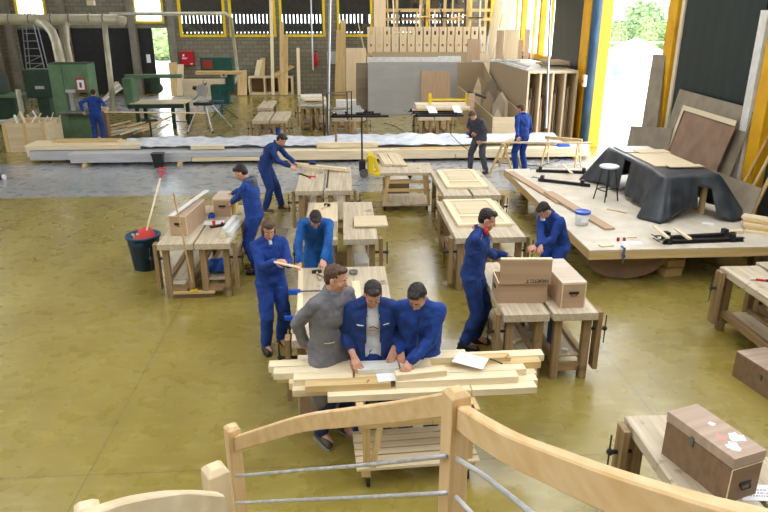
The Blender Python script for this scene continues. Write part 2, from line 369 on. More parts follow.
MB().box(-.06, .03, -.09, .09, 0, .34).build('housing', CREAM, t, bevel=.01); MB().box(-.07, -.06, -.03, .03, .1, .2).build('button_plate', REDP, t)
pan = struct(MB().box(WX-.12, WX-.04, 12.1, 15.15, 0, 4.85).build('door_4', GREENPANEL))
MB().box(WX-.16, WX-.12, 15.0, 15.14, 0, 4.85).build('door_edge', CREAM, pan)
pan2 = struct(MB().box(WX-.14, WX-.06, 21.35, 24.35, 2.05, 8).build('door_5', GREENPANEL))
# pale strips standing beside the fourth post
mb = MB(); mb.box(WX-.26, WX-.16, 11.8, 12.02, 0, 3.95); struct(mb.build('trim_5', WHITE))
# high glazing on the far right wall with yellow mullions
f = MB(); 
for k, px in enumerate((492, 507.5, 524, 543, 558)):
    y = onX(px, 20, WX).y; wd = .26 if k < 4 else .1; f.box(WX-.12, WX+.1, y-wd/2, y+wd/2, 2.3, 6.6)
for px in (500, 516, 534, 551):
    y = onX(px, 20, WX).y; f.box(WX-.02, WX+.08, y-.05, y+.05, 2.3, 6.6)
f.box(WX-.1, WX+.2, gl0, 35.2, 2.22, 2.4)
w = struct(f.build('window_11', YEL)); MB().box(WX+.12, WX+.13, gl0, 35.2, 2.4, 6.6).build('window_pane', GLASS, w)
for i, (a, b) in enumerate(((16.05, 21.6), (4, 15.6), (-2.5, 3.8))):
    z0 = 5.2 if i == 0 else 4.9
    f = MB(); n = int((b-a)/1.8)+1
    for k in range(n+1): y = a+(b-a)*k/n; f.box(WX-.05, WX+.15, y-.05, y+.05, z0, 7.6)
    w = struct(f.build('window_%d' % (12+i), YEL)); MB().box(WX+.1, WX+.11, a, b, z0, 7.6).build('window_pane', GLASS, w)
# unseen left and rear walls, unseen roof with skylight bays arranged for the light
mb = MB(); holes = [(y, y+3.6, 4.4, 7.4) for y in (-2, 3, 8, 18, 23, 28)]
wall_cells(mb, -3, WY, 0, 8, holes, lambda a, b, c, d: mb.box(-18.2, -18, a, b, c, d)); struct(mb.build('wall_left', BLOCKY))
for i, h in enumerate(holes):
    w = MB(); w.box(-18.12, -18.02, h[0], h[0]+.08, 4.4, 7.4); w.box(-18.12, -18.02, h[1]-.08, h[1], 4.4, 7.4); w.box(-18.12, -18.02, (h[0]+h[1])/2-.04, (h[0]+h[1])/2+.04, 4.4, 7.4)
    w = struct(w.build('window_%d' % (20+i), YELB)); MB().box(-18.1, -18.09, h[0], h[1], 4.4, 7.4).build('window_pane', GLASS, w)
struct(MB().box(-18.2, WX+.2, -3.2, -3, 0, 8).build('wall_rear', BLOCKX))
mb = MB(); xs = [-18.2, -15, -12.5, -9, -6.5, -3, -.5, 3, 5.5, WX+.2]
skys = [(a, b, y, y+4.2) for a, b, ys in ((-15, -12.5, (-2, 3.2, 8.4)), (-9, -6.5, (-2, 3.2, 8.4, 28.8)), (-3, -.5, (-2, 3.2, 28.8)), (3, 5.5, (-2, 3.2, 8.4, 13.6, 18.8, 24, 28.8))) for y in ys]  # openings out of view, laid out to light the hall and limit floor glare
wall_cells(mb, -18.2, WX+.2, -3.2, WY+.25, skys, lambda a, b, c, d: mb.box(a, b, c, d, 8, 8.2)); struct(mb.build('ceiling', WHITE))
mb = MB()
for y in (0, 5.2, 10.2, 15.2, 20.2, 25.2, 30.2): mb.box(-18, WX, y+.0, y+.14, 7.5, 8)
struct(mb.build('trim_beams', YEL))
# ------------------------------------------------------------- yard seen through the open door
B = lambda x, y, X: onX(x, y, X)
hx = 34
for k, (px, py, rr, m_) in enumerate(((612, 46, 3.0, LEAF), (628, 44, 3.2, LEAFD), (644, 42, 3.1, LEAF), (660, 46, 3.2, LEAF), (676, 44, 3.2, LEAFD))):
    p = onY(px, 60, 64+(k%2)*3); bush('hedge_bush', ('pale green bush', 'darker green bush', 'light green bush', 'leafy green bush', 'dark green bush')[k]+' in the yard hedge, number %s from the left door post' % ('one', 'two', 'three', 'four', 'five')[k], 'bush', (p.x, p.y, 0), (1.1, 1.0, 1.75), m_, 20+k, 300, 'bushes in the yard hedge')
p = onY(638, 60, 76); bush('tree', 'dark tree crown rising behind the yard hedge', 'tree', (p.x, p.y, .0), (2.4, 2.2, 2.7), LEAFD, 77, 300)
b = thing('house', 'white house with small windows behind the hedge', 'house', (0, 0, 0))
p0 = onY(646, 30, 92); p1 = onY(700, 30, 92)
MB().box(p0.x, p1.x+4, 92, 98, 0, 7.5).build('wall', WHITE, b)
MB().prism([(p0.x-.5, 91.5), (p1.x+4.5, 91.5), (p1.x+4.5, 98.5), (p0.x-.5, 98.5)], .4, Matrix.Translation((0, 0, 7.5))).build('roof', mat('roof_tiles', (170, 110, 80)), b)
for px in (649, 653, 662, 668):
    q = onY(px, 10, 92); MB().box(q.x-.25, q.x+.25, 91.95, 92, q.z-.55, q.z+.55).build('window', mat('dim_window', (110, 118, 130)), b)
b = thing('house', 'pale low house on the far left of the yard view', 'house', (0, 0, 0))
p0 = onY(590, 30, 96); p1 = onY(622, 30, 96)
MB().box(p0.x, p1.x, 96, 101, 0, 3.9).build('wall', WHITE, b); MB().box(p0.x-.5, p1.x+.5, 95.5, 101.5, 3.9, 4.3).build('roof', mat('roof_grey', (150, 150, 156)), b)
t = thing('marquee', 'white peaked tent standing in the bright yard', 'tent', (onY(632, 76, 48).x, 48, 0))
mb = MB(); mb.add([(-2.2, -2, 1.0), (2.2, -2, 1.0), (2.2, 2, 1.0), (-2.2, 2, 1.0), (0, 0, 2.3)], [(0, 1, 4), (1, 2, 4), (2, 3, 4), (3, 0, 4), (3, 2, 1, 0)]); mb.build('canopy', WHITE, t)
for x in (-2.1, 2.1):
    for y in (-1.9, 1.9): MB().tube([(x, y, 0), (x, y, 1.05)], .04).build('leg', ALU, t)
t = thing('fence', 'pale metal rail fence across the yard', 'fence', (0, 0, 0)); a = onY(606, 45, 58); b_ = onY(690, 45, 58)
MB().bar((a.x, 58, 1.55), (b_.x, 58, 1.55), .08, .1).build('rail', WHITE, t); MB().bar((a.x, 58, .7), (b_.x, 58, .7), .08, .1).build('rail', WHITE, t)
for k in range(5):
    x = a.x+(b_.x-a.x)*k/4; MB().box(x-.05, x+.05, 57.95, 58.05, 0, 1.6).build('post', WHITE, t)
p = at(616, 75, 0); t = thing('yard_barrel', 'blue barrel standing in the sunlit yard', 'barrel', (p.x, p.y, 0)); MB().lathe([(.26, 0), (.3, .2), (.31, .4), (.28, .68), (.24, .72)]).build('drum', mat('faded_blue_paint', (120, 150, 200)), t); MB().lathe([(.2, .72), (.18, .75)]).build('lid', BLUEP, t)
# ------------------------------------------------------------- light
w = bpy.data.worlds.new('sky'); S.world = w; w.use_nodes = True; nt = w.node_tree; bg = nt.nodes['Background']
sk = nt.nodes.new('ShaderNodeTexSky'); sk.sky_type = 'HOSEK_WILKIE'; sk.sun_direction = (.5, .35, .8); sk.turbidity = 6; sk.ground_albedo = .5
mx = nt.nodes.new('ShaderNodeMix'); mx.data_type = 'RGBA'; mx.inputs['Factor'].default_value = .8; nt.links.new(sk.outputs[0], mx.inputs['A']); mx.inputs['B'].default_value = (.92, .95, 1.0, 1)
nt.links.new(mx.outputs['Result'], bg.inputs['Color']); bg.inputs['Strength'].default_value = 4.0
vs = S.view_settings; S.display_settings.display_device = 'sRGB'; vs.view_transform = 'Standard'; vs.look = 'None'; vs.gamma = 1; vs.use_curve_mapping = False; vs.exposure = 0.88
# ------------------------------------------------------------- workbenches
def bench_proto(L=2.0, W=.5, side=1):
    t = thing('workbench', '', 'workbench')
    MB().box(0, W, 0, L, .76, .85).build('bench_top', BTOP, t, bevel=.006)
    for x in (.045, W-.125):
        for y in (.06, L-.15): MB().box(x, x+.085, y, y+.09, 0, .76).build('leg', PAINT['z'], t, bevel=.004)
    for y in (.075, L-.135): MB().box(.13, W-.125, y, y+.06, .1, .19).build('foot_rail', PAINT['x'], t)
    for x in (.055, W-.115): MB().box(x, x+.06, .15, L-.15, .2, .3).build('side_rail', PAINT['y'], t)
    MB().box(.115, W-.115, .15, L-.15, .24, .262).build('shelf', BTOP, t)
    u = (lambda x: x) if side > 0 else (lambda x: W-x)
    v = MB().box(*sorted((u(W+.02), u(W+.075))), .05, .19, .12, .83).build('vise_jaw', PAINT['z'], t, bevel=.005)
    MB().tube([(u(W-.1), .12, .6), (u(W+.13), .12, .6)], .018).ball((u(W+.135), .12, .6), .03, 8).build('vise_screw', BLACK, v)
    MB().tube([(u(W+.14), .12, .42), (u(W+.14), .12, .76)], .008, 6).build('vise_handle', BLACK, v)
    return t
BPS = {-1: bench_proto(side=-1), 1: bench_proto()}; used = {-1: False, 1: False}
def bench(x, y, label, rz=0.0, group='beech workbenches in the workshop', side=None):
    side = side or (-1 if label.startswith('left') or 'small bench' in label else 1)
    if not used[side]: o = BPS[side]; used[side] = True; o.location = (x, y, 0); o.rotation_euler = (0, 0, rz); o['label'] = label; o['group'] = group
    else: o = dup(BPS[side], (x, y, 0), rz, label, group=group)
    return o
def chest(name, label, loc, rz, w, l, h, m1=PLY, m2=PLYT, lid_h=0.0, handles=(1, 1), group=None, edge=True, cat='chest', mv=None):
    """plywood chest, w along x (its end), l along y, recessed handles in the ends"""
    t = thing(name, label, cat, loc, rz, group); a, b = w/2, l/2; q = .012
    mb = MB(); mb.box(-a, a, -b, -b+q, 0, h-lid_h); mb.box(-a, a, b-q, b, 0, h-lid_h); mb.box(-a, -a+q, -b+q, b-q, 0, h-lid_h); mb.box(a-q, a, -b+q, b-q, 0, h-lid_h); mb.box(-a+q, a-q, -b+q, b-q, 0, q)
    mb.build('body', m1, t, bevel=.002)
    if lid_h: MB().box(-a-.001, a+.001, -b-.001, b+.001, h-lid_h+.006, h).build('lid', [m2, m1], t, bevel=.002)
    else: MB().box(-a, a, -b, b, h, h+q).build('lid', m2, t, bevel=.002)
    if edge:
        e = MB()
        for x in (-a-.002, a-.01): e.box(x, x+.012, -b-.003, -b, 0, h)
        e.box(-a, a, -b-.003, -b, h-.012, h+q); e.box(-a-.003, -a, -b, b, h-.002, h+q+.001); e.box(a, a+.003, -b, b, h-.002, h+q+.001); e.build('edge_strip', EDGE, t)
    for s_, k in ((-1, handles[0]), (1, handles[1])):
        if not k: continue
        y = s_*(b+.004); hz = (h-lid_h)*.6; k = min(.055, w*.2)
        hd = MB().box(-k, k, min(y, y-s_*.004), max(y, y-s_*.004), hz-.012, hz+.018); hd.box(-k, k, min(y, y+s_*.012), max(y, y+s_*.012), hz+.004, hz+.016); hd.build('handle', BLACK, t)
        MB().tube([(-k*.6, y+s_*.01, hz), (-k*.5, y+s_*.012, hz-.026), (k*.5, y+s_*.012, hz-.026), (k*.6, y+s_*.01, hz)], .004, 6).build('handle', BLACK, t)
    return t
# pair 1 (left, with the two chests and the bin)
bench(-2.64, 8.93, 'left bench of the pair beside the dark bin, carrying the long chest'); bench(-2.12, 8.93, 'right bench of the pair beside the dark bin, blue tube on its shelf')
# pair C
bench(-.88, 11.8, 'left bench before the stooping man with red shears on it'); bench(-.34, 11.8, 'right bench before the stooping man, bare top')
# pair D
bench(-.6, 9.0, 'left bench behind the leaning man, holding a pale upright panel'); bench(-.02, 9.0, 'right bench behind the leaning man, with a loose board on its corner')
# pair E
bench(-.55, 5.9, 'left bench of the central pair, tools laid on it before the woman'); bench(.01, 5.9, 'right bench of the central pair, behind the three men at the boards')
# pair G, H
bench(1.78, 11.3, 'left bench of the far right pair, under the smaller panelled door'); bench(2.32, 11.3, 'right bench of the far right pair, under the smaller panelled door')
bench(1.6, 8.95, 'left bench under the larger panelled door, behind the man with ear defenders'); bench(2.14, 8.95, 'right bench under the larger panelled door, behind the man with ear defenders')
# pair I (shorter)
BP2 = bench_proto(1.6, side=-1); BP2.location = (1.7, 6.35, 0); BP2['label'] = 'left bench with the open plywood chest on it'; BP2['group'] = 'short workbenches with plywood chests'
BP3 = bench_proto(1.6); BP3.location = (2.24, 6.35, 0); BP3['group'] = 'short workbenches with plywood chests'; BP3['label'] = ('right bench with the closed pale-lidded chest on it')
# J at the right edge: its corner at (720,267)
b = bench(5.3, 7.62, 'workbench cut by the right edge, with a small red-handled tool on it', PI, side=1)
b = bench(5.36, 5.75, 'workbench just beyond the one cut by the right edge')
# K bottom right
b = bench(2.2, 2.55, 'worn workbench under the large chest at the lower right corner', side=1); b.location = (2.72, 4.42, 0); b.rotation_euler.z = PI
b = bench(2.76, 1.85, 'workbench beside the worn one at the lower right corner, under paper')
# far ones
bench(-2.72, 20.3, 'left bench of the pair beyond the timber stack with a blue bin beneath'); bench(-2.17, 20.3, 'right bench of the pair beyond the timber stack with a blue bin beneath')
bench(-2.9, 23.2, 'small bench behind the pair with the blue bin')
bench(-1.5, 23.6, 'left bench piled with white boards near the tall white pole'); bench(-.96, 23.6, 'right bench piled with white boards near the tall white pole')
bench(-.3, 20.6, 'left bench under the black clamp rails near the tall white pole'); bench(.24, 20.6, 'right bench under the black clamp rails near the tall white pole')
bench(-.2, 23.2, 'bench behind the black clamp rails, with a white box on top'); 
bench(2.35, 20.6, 'left bench under the clamp rails and the yellow long clamp'); bench(2.89, 20.6, 'right bench under the clamp rails and the yellow long clamp')
# ------------------------------------------------------------- things on the left pair
TZ = .851
p = at(180, 236, TZ)
a = chest('tool_chest', 'plywood chest on the left bench with a long white strip over it', (-2.36, 9.75, TZ), R(-6), .26, .9, .3, PLY, PLYOT)
plank('white_strip', 'long white strip lying over the chest beside the bin', 'strip', (-2.46, 9.2, TZ+.335), (-2.22, 10.6, TZ+.345), .07, .014, WHITE)
chest('tool_chest', 'plywood chest with a yellow level leaning on its side', (-1.92, 10.5, TZ), R(-3), .29, .5, .28, PLY, PLYT)
plank('spirit_level', 'yellow spirit level leaning on the plywood chest by the hooded man', 'level', (-1.745, 10.3, TZ+.02), (-1.745, 10.48, TZ+.36), .03, .05, YELB)
for k, (x, y, dz) in enumerate(((-1.76, 9.15, .0), (-1.68, 9.2, .0), (-1.73, 9.18, .071))):
    plank('white_batten', ('short white batten on the bench edge, left of two', 'short white batten on the bench edge, right of two', 'white batten lying on top of two others at the bench edge')[k], 'batten', (x, y, TZ+.035+dz), (x+.06, y+.66, TZ+.035+dz), .07, .07, WHITE if k != 0 else PINE['x'], 'battens on the bench by the hooded man')
t = thing('tool_box', 'small blue tool box between the two chests', 'box', (-2.1, 10.2, TZ)); MB().box(-.05, .05, -.04, .04, 0, .06).build('case', BLUEP, t, bevel=.008); MB().box(-.03, .03, -.025, .025, .06, .08).build('grip', BLACK, t)
t = thing('hand_plane', 'red and black hand plane on the bench before the hooded man', 'plane', (-1.92, 9.72, TZ), R(-60)); MB().box(-.03, .03, -.12, .12, 0, .03).build('sole', BLACK, t); MB().box(-.015, .015, -.08, -.04, .03, .1).build('handle', REDP, t); MB().ball((0, .07, .045), .02, 8).build('knob', REDP, t)
o = MB().box(-.15, .15, -.11, .11, 0, .003).build('paper_sheet', PAPER); o.location = (-2.02, 9.93, TZ); tag(o, 'sheet of paper lying between the two plywood chests', 'paper')
t = thing('tub', 'blue round tub lying on the shelf under the left pair', 'tub', (-1.87, 9.3, .262)); MB().lathe([(.1, -.14), (.12, .14)], 20, Matrix.Translation((0, 0, .12)) @ Matrix.Rotation(R(90), 4, 'Y')).build('tub', BLUEP, t, smooth=True)
# bin with shovel
p = at(145, 270, 0)
t = thing('waste_bin', 'dark blue round bin with the red shovel in it', 'bin', (p.x, p.y+.12, 0)); 
mb = MB(); mb.lathe([(.2, 0), (.25, .52), (.275, .53), (.275, .57), (.255, .57), (.2, .03), (.01, .03)], 26); mb.build('tub', BINP, t, smooth=True)
for s_ in (-1, 1): MB().box(-.07, .07, s_*.27-.02, s_*.27+.02, .47, .5).build('grip', BINP, t)
for q in range(2): o = plank('offcut', ('short wood offcut sticking out of the bin, near its rim', 'thin wood offcut lying deep in the bin')[q], 'offcut', (p.x-.1+.05*q, p.y+.2, .3), (p.x-.13+.07*q, p.y+.04, .6), .04, .02, PINE['x'])
t = thing('shovel', 'red shovel with a wooden shaft and red grip standing in the bin', 'shovel')
b0 = V(p.x+.07, p.y+.06, .6); top = at(166, 178, 1.32); top = V(b0.x+.2, b0.y+.5, 1.4); d = (top-b0).normalized()
MB().tube([b0+d*.05, top], .016, 10).build('shaft', PINE['z'], t)
sd = d.cross(V(0, 1, 0)).normalized(); nn = sd.cross(d)
bl = MB(); vs = []
for i, (u, wd) in enumerate(((-.26, .08), (-.2, .14), (-.05, .16), (.05, .12), (.12, .04))):
    for s_ in (-1, -.5, 0, .5, 1): vs.append(b0+d*u+sd*wd*s_+nn*(.03*s_*s_))
bl.add(vs, [(i*5+j, i*5+j+1, i*5+j+6, i*5+j+5) for i in range(4) for j in range(4)]); o = bl.build('blade', REDP, t); md = o.modifiers.new('s', 'SOLIDIFY'); md.thickness = .006
gr = MB(); gr.tube([top-d*.02, top+d*.05], .02, 8); gr.tube([top+d*.04, top+d*.08+sd*.05, top+d*.15+sd*.05], .012, 8); gr.tube([top+d*.04, top+d*.08-sd*.05, top+d*.15-sd*.05], .012, 8); gr.tube([top+d*.15-sd*.055, top+d*.15+sd*.055], .015, 8); gr.build('grip', REDP, t)
# broom
bp = at(195, 297, 0); t = thing('broom', 'wide floor broom leaning against the left pair of benches', 'broom', (0, 0, 0)); h0 = V(bp.x, bp.y, .1); h1 = V(-2.3, 8.84, 1.62)
MB().box(bp.x-.3, bp.x+.3, bp.y-.035, bp.y+.035, .06, .1).build('head', PINE2['x'], t, bevel=.005)
MB().box(bp.x-.29, bp.x+.29, bp.y-.03, bp.y+.03, 0, .06).build('bristles', mat('broom_bristle', (120, 96, 66), (92, 72, 48), .9, scale=(90, 90, 4)), t)
MB().tube([h0, h1], .013, 8).build('handle', PINE2['z'], t); MB().box(bp.x-.05, bp.x+.05, bp.y-.04, bp.y+.02, .1, .13).build('bracket', YELB, t)
# ------------------------------------------------------------- pair C : shears, board, straightedge
t = thing('shears', 'red handled shears on the bench before the stooping man', 'shears', (-.68, 12.9, TZ), R(40))
MB().box(-.012, .02, .0, .36, 0, .012).build('blade', BLACK, t); MB().box(-.04, -.015, .0, .34, 0, .012, Matrix.Rotation(R(-14), 4, 'Z')).build('blade', BLACK, t)
for s_ in (-1, 1): MB().tube([(0, 0, .012), (s_*.05, -.06, .015), (s_*.06, -.14, .015)], .012, 6).build('handle', REDP, t)
plank('straightedge', 'black straightedge lying along the gap of the benches before the stooping man', 'ruler', (-.31, 12.0, TZ+.006), (-.30, 13.5, TZ+.006), .03, .008, BLACK)
plank('board', 'short pine board held by the stooping man in dark blue', 'board', (-1.02, 13.55, .98), (.06, 13.3, .9), .1, .05, PINE['x'])
t = thing('block_plane', 'small blue plane resting on the pine board by the stooping man', 'plane', (-.62, 13.45, .985), R(-10)); MB().box(-.07, .07, -.028, .028, 0, .03).build('sole', BLACK, t); MB().box(-.04, .04, -.02, .02, .03, .07).build('body', BLUEP, t, bevel=.008)
# pair D : upright pale panel stack & board
plank('chest_carcass', 'pale upright panel clamped on edge behind the leaning man', 'panel', (-.28, 9.12, TZ+.12), (-.28, 10.1, TZ+.12), .36, .235, BIRCHX)
plank('loose_board', 'pink-brown loose board on the bench corner behind the leaning man', 'board', (.15, 9.75, TZ+.03), (.66, 9.75, TZ+.03), .52, .025, BIRCHX, roll=0)
t = thing('mallet', 'small hammer lying on the upright pale panel', 'hammer', (-.3, 9.8, TZ+.24), R(-20)); MB().tube([(0, -.1, .02), (0, .12, .02)], .011, 8).build('shaft', PINE2['y'], t); MB().box(-.045, .045, .1, .14, 0, .04).build('head', BLACK, t)
for q, (z_, m_) in enumerate(((.262, WHITE), (.332, WHITE))):
    plank('shelf_box', ('white box on the shelf behind the grey-coated man', 'flat white box stacked on the other white shelf box')[q], 'box', (.24, 9.2, z_+.033), (.24, 9.65, z_+.033), .26-.05*q, .064, m_)
# pair E : frame strips, hammer, blue clamps, papers
for q, (x0, y0, x1, y1, w_) in enumerate(((-.5, 6.55, -.56, 7.8, .06), (.14, 6.45, .12, 7.35, .09), (-.07, 6.7, -.12, 7.7, .045), (-.52, 6.05, -.33, 6.5, .1))):
    plank('wood_strip', ('narrow pale strip along the left edge of the central bench', 'flat pale strip right of the hammer on the central bench', 'thin pale strip left of the middle on the central bench', 'short pale strip beside the grey-coated man on the bench')[q], 'strip', (x0, y0, TZ+.016), (x1, y1, TZ+.016), w_, .03, PINE['x'])
hp = at(318, 276, TZ); t = thing('hammer', 'hammer with a dark head lying on the central bench', 'hammer', (hp.x, hp.y, TZ), R(10)); MB().tube([(0, -.17, .015), (0, .1, .015)], .013, 8).build('shaft', PINE2['y'], t); MB().box(-.06, .06, .09, .125, 0, .035).build('head', BLACK, t)
cp = at(296, 279, TZ+.03)
t = thing('clamp', 'bar clamp with a blue jaw on the left edge of the central bench', 'clamp', (-.56, 7.05, TZ), 0)
MB().box(-.04, .36, -.01, .01, .032, .045).build('bar', STEEL, t); MB().box(-.1, .04, -.025, .025, .0, .06).build('jaw', BLUEP, t, bevel=.006)
t = thing('clamp', 'upright clamp with blue top hanging on the side of the central bench', 'clamp', (-.6, 6.35, .5)); MB().box(-.012, .012, -.01, .01, -.02, .38).build('bar', BLACK, t); MB().box(-.05, .06, -.02, .02, .36, .41).build('jaw', BLUEP, t, bevel=.006)
plank('steel_rule', 'steel rule lying across the central bench by the leaning hands', 'ruler', (-.35, 7.6, TZ+.034), (.0, 7.1, TZ+.034), .03, .004, STEEL)
MBc = MB().lathe([(.05, 0), (.06, .04), (.055, .045)], 16).build('tin_lid', STEEL); MBc.location = (.1, 7.65, TZ); tag(MBc, 'small round tin at the far end of the central bench', 'tin')
# chest on its end in front of the central pair
t = chest('tool_chest', 'pinkish plywood chest standing at the feet of the grey-coated man', (-.22, 5.7, 0), 0, .52, .24, .72, PLYV, PLYT, handles=(0, 0), edge=True)
rnd = random.Random(4)
for k in range(6):
    x = -.13+.055*k; n = rnd.randint(3, 6)
    for j in range(n): MB().box(x-.008, x+.008, -.127, -.1215, .36+.035*j, .36+.035*j+rnd.uniform(.01, .024)).build('printed_letter', INK, t)
# ------------------------------------------------------------- panelled doors on pairs G and H
def panel_door(label, loc, rz, w, l):
    t = thing('panelled_door', label, 'door', loc, rz, 'panelled wooden doors lying on benches'); s_ = .1
    MB().box(0, s_, 0, l, 0, .045).build('stile', PINE['y'], t, bevel=.003); MB().box(w-s_, w, 0, l, 0, .045).build('stile', PINE['y'], t, bevel=.003)
    for y in (0, l*.3, l-s_): MB().box(s_, w-s_, y, y+s_, 0, .045).build('rail', PINE['x'], t, bevel=.003)
    MB().box(s_, w-s_, s_, l*.3, .012, .028).build('panel', BIRCHX, t); MB().box(s_, w-s_, l*.3+s_, l-s_, .012, .028).build('panel', BIRCHX, t)
    MB().box(s_+.05, w-s_-.05, l*.3+s_+.06, l-s_-.06, .028, .038).build('raised_field', BIRCHX, t)
    return t
panel_door('smaller panelled door lying on the far right pair of benches', (1.9, 11.75, TZ), R(0), .78, 1.45)
panel_door('larger panelled door lying on the benches behind the man with ear defenders', (1.72, 9.45, TZ+.0), R(1), .84, 1.45)
plank('batten', 'pale batten lying under the shelf of the bench behind the ear-defender man', 'batten', (1.95, 9.2, .3), (2.3, 10.3, .3), .06, .05, PINE['x'])
plank('floor_board', 'pale board lying on the floor between the far bench and the platform', 'board', (2.95, 12.0, .02), (3.4, 13.6, .02), .3, .03, PINE['x'])
plank('floor_board', 'darker short board on the floor by the platform edge', 'board', (2.98, 12.2, .055), (3.3, 12.0, .055), .12, .03, PINE2['x'])
# ------------------------------------------------------------- chests on pair I
c2 = chest('tool_chest', 'closed plywood chest with pale lid and black handle on the right bench', (2.475, 6.86, TZ), R(2), .27, .74, .29, PLY, PLYT)
t = thing('tool_chest', 'open plywood chest with its lettered lid standing upright', 'chest', (1.975, 6.84, TZ), R(-3)); w2, l2, h2, q = .275, .19, .235, .012
mb = MB(); mb.box(-w2, w2, -l2, -l2+q, 0, h2); mb.box(-w2, w2, l2-q, l2, 0, h2); mb.box(-w2, -w2+q, -l2+q, l2-q, 0, h2); mb.box(w2-q, w2, -l2+q, l2-q, 0, h2); mb.box(-w2+q, w2-q, -l2+q, l2-q, 0, q); mb.build('body', PLY, t, bevel=.002)
MB().box(-w2-.013, -w2-.001, -.05, .05, .12, .15).build('handle', BLACK, t)
e = MB(); e.box(-w2, -w2+q, -l2, l2, h2, h2+.004); e.box(-w2+q, w2, l2-q, l2, h2, h2+.004); e.build('edge_strip', EDGE, t)
lid = MB().box(-w2+.01, w2+.02, -l2-.03, -l2+.02, h2+.003, h2+.29).build('lid', PLY, t, bevel=.002)
MB().box(-w2+.01, w2+.02, -l2-.03, -l2+.022, h2+.29, h2+.302).build('lid_edge', EDGE, lid)
text_mesh('stencilled_letters', 'NOETC.T', .06, Matrix.Translation((.145, -l2-.032, h2+.043)) @ Matrix.Rotation(R(90), 4, 'X') @ Matrix.Rotation(PI, 4, 'Z'), INK, lid)
t = thing('vise_grip', 'blue and black clamp on the shelf below the pale-lidded chest', 'clamp', (2.4, 6.75, .262), R(20)); MB().tube([(-.02, 0, .3), (.3, 0, .3)], .02, 10).build('bar', BLACK, t); MB().box(-.06, .0, -.05, .05, 0, .34).build('body', BLUEPOST, t, bevel=.01); MB().tube([(.02, .05, .0), (.04, .0, .24)], .014).build('stem', STEEL, t)
plank('offcut', 'small pale offcut on the shelf under the open chest', 'offcut', (1.95, 6.8, .28), (2.05, 6.86, .28), .04, .03, PINE['x'])
plank('offcut', 'small white offcut on the shelf under the closed chest', 'offcut', (2.46, 6.6, .28), (2.52, 6.56, .28), .05, .03, WHITE)
# ------------------------------------------------------------- right edge bench things
p = at(760, 281, TZ); t = thing('marking_gauge', 'small tool with red and white handle on the right edge bench', 'tool', (p.x, p.y, TZ), R(70)); MB().tube([(0, -.06, .015), (0, .05, .015)], .014, 8).build('handle', REDP, t); MB().tube([(0, .05, .015), (0, .12, .015)], .012, 8).build('tip', WHITEP, t); MB().tube([(0, -.1, .015), (0, -.06, .015)], .018, 8).build('end', BLACK, t)
qa, qb = at(733, 376), at(767, 399); an_ = math.atan2((qb-qa).y, (qb-qa).x)+R(90); cc_ = qa+(qb-qa).normalized()*.36+V(math.cos(an_), math.sin(an_), 0)*.2
t = chest('tool_chest', 'worn brown chest on the floor in front of the right edge bench', (cc_.x, cc_.y, 0), an_, .4, .76, .3, PLYO, PLYOT, handles=(0, 0), edge=False)
MB().box(-.215, -.2, -.02, .02, .16, .22).build('latch', STEEL, t)
# ------------------------------------------------------------- large chest bottom right
t = thing('tool_chest', 'large worn chest with torn white stickers on its lid, lower right', 'chest', (0, 0, 0))
lt = at(678, 417, TZ+.4); nf = at(736, 467, TZ+.32)
A = at(735, 459, TZ+.36); Bq = at(768, 449, TZ+.36); Dq = at(677, 416, TZ+.36)
ang = math.atan2((Bq-A).y, (Bq-A).x)
t.location = (A.x, A.y, TZ); t.rotation_euler = (0, 0, ang); CW, CL, CH, LH = .27, .58, .36, .085; q = .014
mb = MB(); mb.box(0, CW, 0, q, 0, CH-LH); mb.box(0, CW, CL-q, CL, 0, CH-LH); mb.box(0, q, q, CL-q, 0, CH-LH); mb.box(CW-q, CW, q, CL-q, 0, CH-LH); mb.box(q, CW-q, q, CL-q, 0, q); mb.build('body', PLYO, t, bevel=.002)
lid = MB().box(-.004, CW+.004, -.004, CL+.004, CH-LH+.008, CH).build('lid', PLYOT, t, bevel=.003)
e = MB(); e.box(-.006, 0, -.006, 0, 0, CH-LH); e.box(0, CW, -.004, 0, CH-LH-.006, CH-LH); e.build('edge_strip', EDGE, t)
def blob(cx, cy, r_, seed):
    rr = random.Random(seed); return [(cx+r_*rr.uniform(.55, 1.15)*math.cos(2*PI*k/14), cy+r_*1.1*rr.uniform(.55, 1.15)*math.sin(2*PI*k/14)) for k in range(14)]
for (cx, cy, r_, s_, m_) in ((.1, .1, .055, 1, PAPER), (.2, .17, .058, 2, PAPER), (.17, .35, .026, 3, PAPER), (.1, .21, .04, 4, mat('pink_sticker', (206, 150, 142)))):
    MB().prism(blob(cx, cy, r_, s_), .0015, Matrix.Translation((0, 0, CH+.0002))).build('torn_sticker', m_, lid)
hd = MB().box(.09, .19, -.008, -.001, .12, .145); hd.tube([(.1, -.01, .12), (.105, -.02, .1), (.175, -.02, .1), (.18, -.01, .12)], .005, 6); hd.build('handle', BLACK, t)
MB().box(-.012, -.001, CL*.55, CL*.55+.03, CH-LH-.04, CH-LH+.03).build('latch', STEEL, t)
p = at(752, 487, TZ); t = thing('paper_sheet', 'sheet of paper with handwriting below the large chest', 'paper', (p.x, p.y-.02, TZ+.002), ang-.4); MB().box(-.13, .12, -.12, .04, 0, .003).build('sheet', PAPER, t)
mb = MB(); rnd = random.Random(5)
for r_ in range(3):
    x = -.06
    while x < .07: l_ = rnd.uniform(.006, .018); mb.box(x, x+l_, -.02-.03*r_, -.012-.03*r_, .003, .0035); x += l_+.008
mb.build('handwriting', INK, t)
